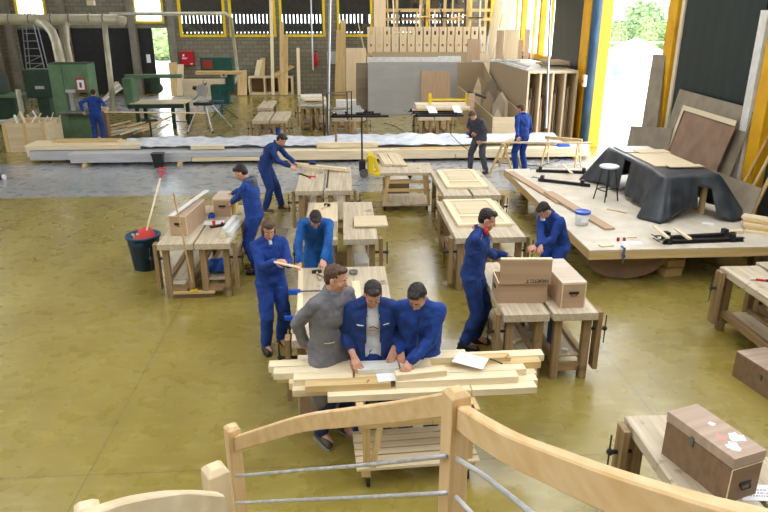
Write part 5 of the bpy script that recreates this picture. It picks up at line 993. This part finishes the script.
def newel(c, top, rz, w_=.075, bot=None, mm=None, name='newel_post'):
    mb = MB(); h = w_/2; z0 = bot if bot is not None else top-1.2
    mb.add([(-h, -h, z0), (h, -h, z0), (h, h, z0), (-h, h, z0), (-h, -h, top-.02), (h, -h, top-.02), (h, h, top-.02), (-h, h, top-.02), (-h*.55, -h*.55, top), (h*.55, -h*.55, top), (h*.55, h*.55, top), (-h*.55, h*.55, top)],
           [(3, 2, 1, 0), (0, 1, 5, 4), (1, 2, 6, 5), (2, 3, 7, 6), (3, 0, 4, 7), (4, 5, 9, 8), (5, 6, 10, 9), (6, 7, 11, 10), (7, 4, 8, 11), (8, 9, 10, 11)])
    o = mb.build(name, mm or OAKR['z'], rl, bevel=.003); o.location = (c.x, c.y, 0); o.rotation_euler.z = rz; return o
newel(N1, N1.z+.085, R(20), .082); newel(N2, N2.z+.11, R(28), .082, 0)
rail([N2+V(.03, -.03, .0), dep(300, 424, 3.6), dep(350, 417, 3.2), dep(400, 411, 2.85), N1+V(-.03, .03, -.0)], .045, .105)
rail([N1+V(.02, -.035, -.02), dep(482, 431, 2.24), dep(513, 449, 2.02), dep(555, 467, 1.76), dep(611, 490, 1.5), dep(694, 519, 1.24), dep(768, 541, 1.1), dep(870, 575, .95)], .05, .105)
def rod(pts): MB().tube(smooth_path(pts, 6), .0095, 10).build('rod', RODM, rl, smooth=True)
rod([dep(236, 476, 4.05), dep(300, 470.5, 3.55), dep(370, 464.5, 3.05), dep(446, 456, 2.52)]); rod([dep(236, 503, 4.05), dep(300, 500, 3.55), dep(370, 497, 3.05), dep(446, 493, 2.52)])
rod([dep(457, 459, 2.46), dep(480, 473, 2.28), dep(505, 492, 2.1), dep(535, 516, 1.92), dep(570, 545, 1.75)]); rod([dep(456, 497, 2.46), dep(472, 514, 2.32), dep(500, 545, 2.1)])
N3 = dep(215, 470, 2.35); newel(N3, N3.z+.02, R(33), .078, None, BIRCH)
rail([dep(222, 512, 2.3), dep(196, 511, 2.18), dep(171, 513, 2.05), dep(129, 522, 1.88), dep(91, 538, 1.72), dep(60, 565, 1.6)], .045, .16, 'handrail', BIRCHX)
N4 = dep(86, 507, 1.95); newel(N4, N4.z+.01, R(20), .07, None, BIRCH)
# stringer below the frame that carries the posts
rail([N2+V(0, 0, -.98), dep(350, 417, 3.2)+V(0, 0, -.95), N1+V(0, 0, -.95), dep(600, 480, 1.56)+V(0, 0, -.95), dep(768, 505, 1.14)+V(0, 0, -.95)], .05, .26, 'stringer')
# ------------------------------------------------------------- people
from mathutils.bvhtree import BVHTree
def remeshed(mb, voxel, it=2, amp=0.0, sc=9.0, seed=0.0, cut=None):
    me = bpy.data.meshes.new('tmp'); me.from_pydata(mb.v, [], mb.f)
    bm = bmesh.new(); bm.from_mesh(me); bmesh.ops.recalc_face_normals(bm, faces=bm.faces); bm.to_mesh(me); bm.free()
    o = bpy.data.objects.new('tmp', me); C.objects.link(o); m = o.modifiers.new('r', 'REMESH'); m.mode = 'VOXEL'; m.voxel_size = voxel
    if it: s_ = o.modifiers.new('s', 'SMOOTH'); s_.iterations = it; s_.factor = .5
    dg = bpy.context.evaluated_depsgraph_get(); out = bpy.data.meshes.new_from_object(o.evaluated_get(dg)); bpy.data.objects.remove(o); bpy.data.meshes.remove(me)
    if amp:
        nr = [v.normal.copy() for v in out.vertices]
        for v, n in zip(out.vertices, nr):
            c = v.co; f = .8*noise.noise(Vector((c.x*sc+seed, c.y*sc, c.z*sc*1.3)))+1.1*(.35-abs(noise.noise(Vector((c.x*sc*.9+c.z*5+seed, c.y*sc, c.z*sc*1.7)))))+.5*(.3-abs(noise.noise(Vector((c.x*sc*2.2-c.z*9, c.y*sc*2.1+seed, c.z*sc*2.6)))))
            v.co = c+n*amp*f
    if cut:
        bm = bmesh.new(); bm.from_mesh(out); bmesh.ops.delete(bm, geom=[f for f in bm.faces if cut(f.calc_center_median())], context='FACES'); bm.to_mesh(out); bm.free()
    out.polygons.foreach_set('use_smooth', [True]*len(out.polygons)); out.update(); return out
def put(me, name, m, parent, solid=0):
    me.materials.clear(); me.materials.append(m); me.name = name; o = bpy.data.objects.new(name, me); C.objects.link(o); o.parent = parent
    if solid: md = o.modifiers.new('s', 'SOLIDIFY'); md.thickness = solid; md.offset = 1
    return o
def ik(a, t, l1, l2, pole):
    d = t-a; L = d.length
    if L > (l1+l2)*.995: t = a+d*((l1+l2)*.995/L); d = t-a; L = d.length
    u = d/L; x = (l1*l1-l2*l2+L*L)/(2*L); h = math.sqrt(max(0, l1*l1-x*x)); p = Vector(pole); p = p-u*p.dot(u); p.normalize(); return a+u*x+p*h, t
def person(label, x, y, face, h=1.75, lean=0, bend=0, twist=0, head=(0, 0), tilt=0, hands=(None, None), poles=None, feet=((-.11, 0), (.11, .02)), hy=0, drop=0, top=BLUE, legs=BLUE, style='coverall', hair=HAIRD, hairst='short', shoe=SHOE, curl=28, vox=.006, extra=None, grip=None, z0=0):
    rz = math.atan2(-face[0], face[1]); k = h/1.75
    t = thing('person', label, 'person', (x, y, z0), rz)
    inv = (Matrix.Translation((x, y, z0)) @ Matrix.Rotation(rz, 4, 'Z')).inverted()
    le, be, tw = R(lean), R(bend), R(twist)
    up_ = lambda a: Vector((0, math.sin(a), math.cos(a)))
    pel = V(0, hy, .93*k-drop); Tz = Matrix.Rotation(tw, 3, 'Z')
    rot = lambda p, f=1.0: pel+Matrix.Rotation(tw*f, 3, 'Z') @ (p-pel)
    abd = pel+up_(le*.7)*.14*k; che = abd+up_(le+be*.5)*.2*k; nec = che+up_(le+be)*.19*k; sh0 = nec-up_(le+be)*.055*k
    abd = rot(abd, .5); che, nec, sh0 = rot(che), rot(nec), rot(sh0)
    ax = Tz @ V(1, 0, 0); sh = [sh0-ax*.175*k, sh0+ax*.175*k]
    Hm = Tz @ Matrix.Rotation(R(head[1]), 3, 'Z') @ Matrix.Rotation(-(le+be)*.75-R(head[0]), 3, 'X') @ Matrix.Rotation(R(tilt), 3, 'Y')
    hc = nec+(Tz @ up_(le+be+R(head[0])*.4))*.075*k+Hm @ V(0, .02, .07)*k
    wr, el = [], []
    for i in (0, 1):
        tg = hands[i]
        if tg is None: tg = sh[i]+V((-.07, .07)[i], .06, -.5)*k
        elif len(tg) == 4: tg = Vector(tg[:3])*k
        else: tg = inv @ Vector(tg)
        pole = (poles or ((-.35, -.4, -1), (.35, -.4, -1)))[i]; e, w_ = ik(sh[i], tg, .285*k, .255*k, pole); el.append(e); wr.append(w_)
    hip = [pel+V(-.088*k, 0, -.03*k), pel+V(.088*k, 0, -.03*k)]; kn, an = [], []
    for i in (0, 1): e, a = ik(hip[i], V(feet[i][0], feet[i][1], .085*k), .43*k, .42*k, ((-.12, 1, 0), (.12, 1, 0))[i]); kn.append(e); an.append(a)
    rl_ = lambda a, f: (Matrix.Rotation(tw*f, 4, 'Z') @ Matrix.Rotation(-a, 4, 'X'))
    def torso(mb, e):
        mb.ball(pel+V(0, -.012*k, .01*k), ((.158*k+e), .118*k+e, .125*k+e*.5), 20, rl_(le*.5, 0)); mb.ball(abd, (.142*k+e, .104*k+e, .14*k), 20, rl_(le, .5)); mb.ball(che, (.16*k+e, .115*k+e, .165*k), 20, rl_(le+be*.6, 1)); mb.ball(sh0-(Tz @ up_(le+be))*.03*k, (.15*k+e*.6, .092*k+e*.7, .085*k+e*.4), 18, rl_(le+be, 1)); mb.cone(sh[0], .05*k+e*.5, sh[1], .05*k+e*.5, 14)
        for i in (0, 1): mb.cone(sh[i]*.6+sh0*.4-(Tz @ up_(le+be))*.06*k, .085*k+e*.6, pel+V((-.06, .06)[i]*k, 0, .02*k), .098*k+e, 16); mb.cone(sh[i]+(Tz @ up_(le+be))*.0, .048*k+e*.4, nec+(Tz @ up_(le+be))*.005*k, .055*k+e*.3, 12)
    def arms(mb, e, stop=1.0):
        for i in (0, 1):
            w_ = el[i]+(wr[i]-el[i])*stop; mb.cone(sh[i], .052*k+e*.7, el[i], .042*k+e, 14)
            if stop > .05: mb.cone(el[i], .041*k+e, w_, (.028*k if stop > .98 else .034*k)+e*.8, 14)
    def legs_(mb, e, stop=1.0):
        for i in (0, 1): mb.cone(hip[i], .086*k+e, kn[i], .057*k+e, 14); mb.cone(kn[i], .055*k+e, kn[i]+(an[i]-kn[i])*stop, .04*k+e*(1.2), 14)
    # body: one continuous surface with head, hands and feet
    b = MB(); torso(b, 0); arms(b, 0); legs_(b, 0)
    for i in (0, 1): b.cone(an[i], .04*k, an[i]+V(0, .13*k, -.045*k), .03*k, 12)
    H = lambda *p: hc+Hm @ (Vector(p)*k); HM = Hm.to_4x4()
    b.cone(nec-(Tz @ up_(le+be))*.03*k, .062*k, H(0, -.015, -.06), .052*k, 14)
    b.ball(H(0, -.012, .03), (.074*k, .093*k, .088*k), 22, HM); b.ball(H(0, .02, -.03), (.061*k, .069*k, .083*k), 20, HM); b.ball(H(0, .034, -.082), (.04*k, .044*k, .032*k), 14, HM)
    b.cone(H(0, .086, .005), .009*k, H(0, .102, -.033), .0135*k, 10); b.cone(H(-.036, .073, .018), .011*k, H(.036, .073, .018), .011*k, 10); b.cone(H(-.02, .083, -.066), .0075*k, H(.02, .083, -.066), .0075*k, 8)
    for s_ in (-1, 1): b.ball(H(.074*s_, -.005, -.008), (.011*k, .022*k, .032*k), 12, HM); b.ball(H(.035*s_, .055, -.028), (.024*k, .024*k, .024*k), 12, HM)
    for i in (0, 1):
        d = (wr[i]-el[i]).normalized(); g_ = grip[i] if grip and grip[i] else None
        if g_: d = (d*.3+(inv.to_3x3() @ Vector(g_)).normalized()*.9).normalized()
        n = V((.55, -.55)[i], 0, -.8); n = (n-d*n.dot(d)).normalized(); s_ = d.cross(n)*(1, -1)[i]      # s_ points to the thumb side
        w_ = wr[i]; kk = k
        for j, off in enumerate((.031, .0105, -.0105, -.031)):
            kb = w_+d*(.084-.004*abs(j-1))*kk+s_*off*kk; b.cone(w_+s_*off*.5*kk, .0165*kk, kb, .0125*kk, 10)
            dd = (d+s_*off*4.2).normalized(); p_ = kb; ln = (.07, .079, .073, .058)[j]
            for q_, (fr, r0, r1) in enumerate(((.45, .0098, .0088), (.3, .0088, .0082), (.25, .0082, .007))):
                a_ = R(curl)*(q_+.6); v_ = (dd*math.cos(a_)+n*math.sin(a_)).normalized(); p2 = p_+v_*ln*fr*kk; b.cone(p_, r0*kk, p2, r1*kk, 8); p_ = p2
        tb = w_+d*.022*kk+s_*.022*kk; t1 = tb+(d*.5+s_*.8+n*.25).normalized()*.042*kk; t2 = t1+(d*.85+s_*.25+n*.4).normalized()*.034*kk; t3 = t2+(d*.8+n*.6).normalized()*.024*kk
        b.cone(tb, .0155*kk, t1, .0125*kk, 8); b.cone(t1, .0115*kk, t2, .0105*kk, 8); b.cone(t2, .0105*kk, t3, .008*kk, 8)
    body = put(remeshed(b, vox, 1), 'body', SKIN, t)
    for s_ in (-1, 1):
        MB().ball(H(.03*s_, .0745, -.003), .0095*k, 12).build('eye', EYEW, t, smooth=True)
        MB().ball(H(.03*s_, .0795, -.004), .0068*k, 10).build('iris', EYED, t, smooth=True)
        MB().cone(H(.016*s_, .0865, .02), .004*k, H(.046*s_, .0765, .022), .0035*k, 6).build('eyebrow', hair, t)
    MB().cone(H(-.017, .0895, -.066), .0045*k, H(.017, .0895, -.066), .0045*k, 8).build('lips', LIPM, t)
    hm = MB(); hm.ball(H(0, -.022, .042), (.078*k, .092*k, .082*k), 22, HM); hm.ball(H(0, -.05, .0), (.073*k, .056*k, .072*k), 18, HM); hm.ball(H(0, .042, .092), (.058*k, .042*k, .026*k), 14, HM)
    if hairst == 'bob':
        for s_ in (-1, 1): hm.ball(H(.066*s_, -.008, -.02), (.02*k, .055*k, .07*k), 14, HM)
        hm.ball(H(0, -.052, -.035), (.075*k, .045*k, .07*k), 16, HM); hm.ball(H(0, .055, .078), (.055*k, .035*k, .028*k), 14, HM)
    put(remeshed(hm, .007, 1, .006, 38, len(label)), 'hair', hair, t)
    E1 = .02*k; sd = sum(map(ord, label)) % 50
    def collar(mb):
        for s_ in (-1, 1):
            P_ = [nec+(Tz @ Matrix.Rotation(-(le+be), 3, 'X')) @ (V(s_*a, b_, c)*k) for a, b_, c in ((.0, -.075, .035), (.055, -.045, .03), (.075, .015, .01), (.045, .07, -.03), (.015, .095, -.07))]
            for p_, q_ in zip(P_, P_[1:]): mb.cone(p_, .019*k, q_, .019*k, 8)
    cl = None
    if style == 'coverall':
        c = MB(); torso(c, E1); arms(c, .012, .93); legs_(c, .025, .93); collar(c); cl = put(remeshed(c, .012, 2, .011, 8, sd), 'coverall', top, t)
    else:
        c = MB(); legs_(c, .024, .94); c.ball(pel+V(0, -.012*k, .01*k), (.172*k, .132*k, .13*k), 18); put(remeshed(c, .012, 2, .011, 8, sd), 'trousers', legs, t)
        c = MB(); torso(c, .03 if style != 'tee' else .034); arms(c, .016, .93 if style != 'tee' else .55); collar(c)
        if style == 'coat':
            for i in (0, 1): c.cone(hip[i]+V(0, 0, .05), .125*k, (kn[i]+hip[i])*.5+V(0, 0, -.2*k), .13*k, 16)
            c.cone(pel, .14*k, pel+V(0, 0, -.42*k), .13*k, 16)
        cut = None
        if style == 'tee':
            fr = Tz.inverted()
            def cut(cc):
                q = fr @ (cc-che); f_ = (cc.z-pel.z)/(nec.z-pel.z); return abs(q.x) < .052+.02*(1-min(1, max(0, f_))) and q.y > .0 and cc.z > pel.z-.3
            ts = MB(); torso(ts, .012); put(remeshed(ts, .011, 2, .007, 10, sd), 'tee_shirt', WHITEC, t)
        cl = put(remeshed(c, .011, 2, .011, 8, sd+3, cut), {'coat': 'overcoat', 'tee': 'open_jacket'}.get(style, 'jacket'), top, t, .006 if cut else 0)
    for i in (0, 1):
        c = MB(); a = an[i]; o_ = (-.03, .03)[i]
        c.cone(V(a.x, a.y-.045*k, .045*k), .042*k, V(a.x+o_, a.y+.15*k, .036*k), .036*k, 14); c.cone(V(a.x, a.y, .1*k), .05*k, V(a.x, a.y+.03, .05*k), .045*k, 12)
        me = remeshed(c, .009, 1)
        for v in me.vertices: v.co.z = max(v.co.z, .006)
        so_ = put(me, 'shoe', shoe, t)
        MB().prism([(a.x-.042*k, a.y-.085*k), (a.x+.042*k, a.y-.085*k), (a.x+.045*k+o_, a.y+.12*k), (a.x+.03*k+o_, a.y+.185*k), (a.x-.03*k+o_, a.y+.185*k), (a.x-.045*k+o_, a.y+.12*k)], .014).build('sole', SOLE if shoe is SHOEB else RUBBER, so_)
    def surf(obj, px_, pz_, fwd=1, off=.002):
        """point on the front of a garment, given in the chest frame (x right, z up)"""
        if not hasattr(surf, 'c'): surf.c = {}
        if obj.name not in surf.c: surf.c[obj.name] = BVHTree.FromPolygons([v.co.copy() for v in obj.data.vertices], [tuple(p.vertices) for p in obj.data.polygons])
        A3 = Tz @ Matrix.Rotation(-(le+be*.6), 3, 'X'); o_ = che+A3 @ V(px_, .5*fwd, pz_)*k; hit = surf.c[obj.name].ray_cast(o_, A3 @ V(0, -fwd, 0)); return hit[0]+hit[1]*off if hit[0] is not None else None
    if extra: extra(t, cl, surf, dict(nec=nec, che=che, pel=pel, H=H, HM=HM, k=k, wr=wr, el=el, kn=kn, sh=sh, Tz=Tz, up=up_, a=le+be, hc=hc))
    return t
def strip(t, name, pts, r, m):
    pts = [p for p in pts if p is not None]
    if len(pts) > 1: MB().tube(pts, r, 6).build(name, m, t)
# 1 the woman at the left of the central bench
person('woman with short brown hair in blue overalls holding a stick beside the central bench', -.9, 7.42, (.45, -.9), 1.7, lean=0, bend=4, head=(16, -8), hands=(onY(289, 265, 7.1), onY(275, 262, 7.08)), hair=HAIRB, hairst='bob', feet=((-.1, -.02), (.13, .06)), twist=-4, grip=((1, .1, -.2), (1, 0, 0)),
       extra=lambda t, cl, sf, J: strip(t, 'undershirt', [sf(cl, 0, z_, 1, .001) for z_ in (.15, .19)], .02, WHITEC))
plank('stick', 'pale stick held by the woman over the bench', 'stick', onY(274, 262, 7.02), onY(300, 268, 7.0), .03, .015, PINE['x'])
# 2 leaning man
person('man in bright blue jacket leaning with both hands on the central bench', -.36, 8.5, (-.05, -1), 1.76, lean=24, bend=22, head=(22, 12), hands=(at(322, 267, .9), at(299, 264, .9)), poles=((-1, .1, 0), (1, .1, 0)), top=BLUE3, legs=BLUE3, hy=-.02, feet=((-.14, .02), (.14, -.05)), curl=14, grip=((0, -1, -.3), (0, -1, -.3)))
# 3 instructor in grey coat
def ins(t, cl, sf, J):
    strip(t, 'blue_shirt_collar', [J['nec']+J['Tz'] @ V(s_*.05, .06-.02*abs(s_), .02) for s_ in (-1, -.5, 0, .5, 1)], .022, mat('light_blue_shirt', (120, 140, 180)))
    strip(t, 'pocket_edge', [sf(cl, x_, -.22+.1*x_, 1, .002) for x_ in (.05, .08, .11, .14)], .005, CREAM)
person('man in a long grey overcoat turning his head to the right', -.16, 5.5, (.62, -.78), 1.86, lean=4, bend=4, head=(5, 30), hands=((-.26, .12, .9, 0), (.16, -.15, .95, 0)), poles=((-.6, -.5, -.5), (.7, -.8, -.3)), top=GREYC, legs=NAVY, style='coat', hair=HAIRB, shoe=SHOEB, feet=((-.12, .02), (.12, -.02)), extra=ins)
# 4 man in white tee shirt and open jacket
def tee(t, cl, sf, J):
    for s_ in (-1, 1): strip(t, 'pocket_trim', [sf(cl, s_*x_, .03, 1, .004) for x_ in (.085, .105, .125, .14)], .006, PAPER)
    sh_ = [o for o in kids(t) if o.name.startswith('tee_shirt')][0]
    for n_, (x0, z0, x1, z1, m_) in enumerate(((-.045, .0, .0, .035, INK), (.0, .035, .03, .02, INK), (-.03, -.01, .04, -.005, mat('orange_print', (200, 90, 40))))):
        strip(t, 'shirt_print', [sf(sh_, x0+(x1-x0)*q/3, z0+(z1-z0)*q/3-.02, 1, .001) for q in range(4)], .004, m_)
person('man in an open blue jacket over a white tee shirt at the board pile', .23, 5.46, (.04, -1), 1.77, lean=4, bend=6, head=(28, 0), hands=(at(394, 349, 1.02), at(354, 357, 1.0)), top=BLUE2, legs=BLUE2, style='tee', feet=((-.12, 0), (.12, .03)), curl=22, extra=tee)
# 5 man in blue jacket pointing at the boards
def zipj(t, cl, sf, J):
    strip(t, 'zip', [sf(cl, .0, z_) for z_ in (.12, .06, 0, -.06, -.12, -.18, -.24)], .006, BLACK); strip(t, 'pocket_trim', [sf(cl, x_, .04) for x_ in (.06, .09, .12)], .004, NAVY); strip(t, 'pocket_trim', [sf(cl, -x_, .04) for x_ in (.06, .09, .12)], .004, NAVY)
person('man in a zipped blue jacket pointing down at the board pile', .68, 5.46, (-.22, -1), 1.78, lean=8, bend=10, head=(26, -14), hands=(at(410, 361, 1.0), at(401, 352, .99)), poles=((-1, -.4, -.2), (.8, -.5, -.4)), top=BLUE, legs=BLUE, style='jacket', feet=((-.12, 0), (.12, .03)), grip=((-.3, -1, -.5), (-.2, -1, -.5)), extra=zipj)
# 6 man with ear defenders
def muffs(t, cl, sf, J):
    k = J['k']; P0 = J['nec']; T_ = J['Tz']; MB().tube([P0+T_ @ V(math.cos(a_)*.085, math.sin(a_)*.085-.01, .03)*k for a_ in [R(180+q*18) for q in range(11)]], .006, 6).build('headband', REDP, t)
    for s_ in (-1, 1): MB().ball(P0+T_ @ V(s_*.07, .075, .015)*k, (.03, .03, .038), 12).build('ear_defender', REDP, t, smooth=True)
    strip(t, 'side_pocket', [sf(cl, x_, -.3) for x_ in (.06, .1)], .004, NAVY)
person('man with red ear defenders round his neck at the open plywood chest', 1.53, 7.28, (.9, -.42), 1.83, lean=4, bend=6, head=(14, 8), hands=(at(507, 256, 1.16), at(497, 258, 1.1)), top=BLUE2, legs=BLUE2, feet=((-.1, .04), (.1, -.04)), extra=muffs)
# 7 man behind the closed chest
person('man in royal blue bending behind the closed pale-lidded chest', 3.0, 8.62, (-.85, -.5), 1.7, lean=20, bend=16, head=(24, 0), hands=(at(536, 246, .95), at(540, 250, .92)), drop=.04, feet=((-.12, 0), (.12, 0)), top=BLUE, extra=lambda t, cl, sf, J: strip(t, 'dust_mask', [J['H'](-.03, .1, -.07), J['H'](.0, .11, -.08), J['H'](.03, .1, -.07)], .02, WHITEC))
# 8 hooded man at the left bench
def hood(t, cl, sf, J):
    c = MB(); P0 = J['nec']; T_ = J['Tz']
    for a_ in range(0, 181, 30): q = P0+T_ @ V(math.cos(R(180+a_))*.09, math.sin(R(180+a_))*.085-.01, .015+.0*a_)*J['k']; c.ball(q, .04, 10)
    c.ball(P0+T_ @ V(0, -.11, -.05), (.09, .045, .09), 14); put(remeshed(c, .01, 2, .008, 14, 2), 'hood', GTRIM, t)
    for i in (0, 1): MB().ball(J['kn'][i]+V(0, .055, .0), (.06, .03, .035), 10).build('knee_patch', NAVY, t)
person('man with a grey hood over blue overalls at the left pair of benches', -1.4, 9.98, (-.92, .15), 1.8, lean=2, bend=10, head=(26, 4), hands=(at(229, 206, 1.02), at(229, 196, 1.1)), feet=((-.1, -.03), (.1, .06)), extra=hood, top=BLUE, vox=.007)
# 9 stooping man
person('stooping man in dark blue overalls holding a pine board over a bench', -1.55, 13.5, (.97, -.2), 1.78, lean=16, bend=26, head=(12, 0), hands=(at(295, 163, 1.03), at(290, 166, 1.0)), feet=((-.12, .22), (.12, -.06)), hy=-.05, top=BLUE2, shoe=SHOEB, vox=.007)
# 10 man in dark grey with the circular saw
person('man in dark grey overalls with a circular saw at the long batten', 3.52, 16.75, (-.75, -.65), 1.76, lean=14, bend=22, head=(22, 0), hands=(at(481, 140, .9), at(473, 132, 1.05)), top=DGREY, legs=DGREY, hair=HAIRB, feet=((-.2, -.05), (.2, .1)), vox=.007)
p = at(472, 133, 1.0); t = thing('circular_saw', 'black and blue circular saw held by the man in dark grey', 'saw', (p.x-.02, p.y-.06, .93), R(40)); MB().box(-.14, .14, -.07, .07, -.03, -.02).build('base_plate', STEEL, t); MB().tube([(0, -.02, .04), (0, .02, .04)], .09, 18).build('blade_guard', BLACK, t); MB().tube([(0, .02, .05), (0, .14, .06)], .05, 12).build('motor', BLUEP, t); MB().tube([(-.06, 0, .12), (-.1, .0, .17), (-.02, 0, .19), (.08, 0, .14)], .018, 8).build('handle', REDP, t)
# 11 man with his back turned at the batten
person('man in royal blue overalls with his back turned, holding the long batten', 4.62, 16.75, (-.42, .9), 1.77, lean=2, bend=6, head=(18, 22), hands=(at(518, 143, .84), None), feet=((-.12, .02), (.12, -.05)), hair=HAIRB, top=BLUE, vox=.008)
# 12 worker at the band saw
person('worker in blue overalls with his back turned before the tall band saw', -7.7, 21.45, (-.15, 1), 1.72, lean=4, bend=8, head=(12, 0), hands=(at(83, 111, 1.05), at(110, 113, 1.05)), poles=((-.6, -.5, -.5), (.6, -.5, -.5)), feet=((-.12, 0), (.12, 0)), top=BLUE, vox=.009)
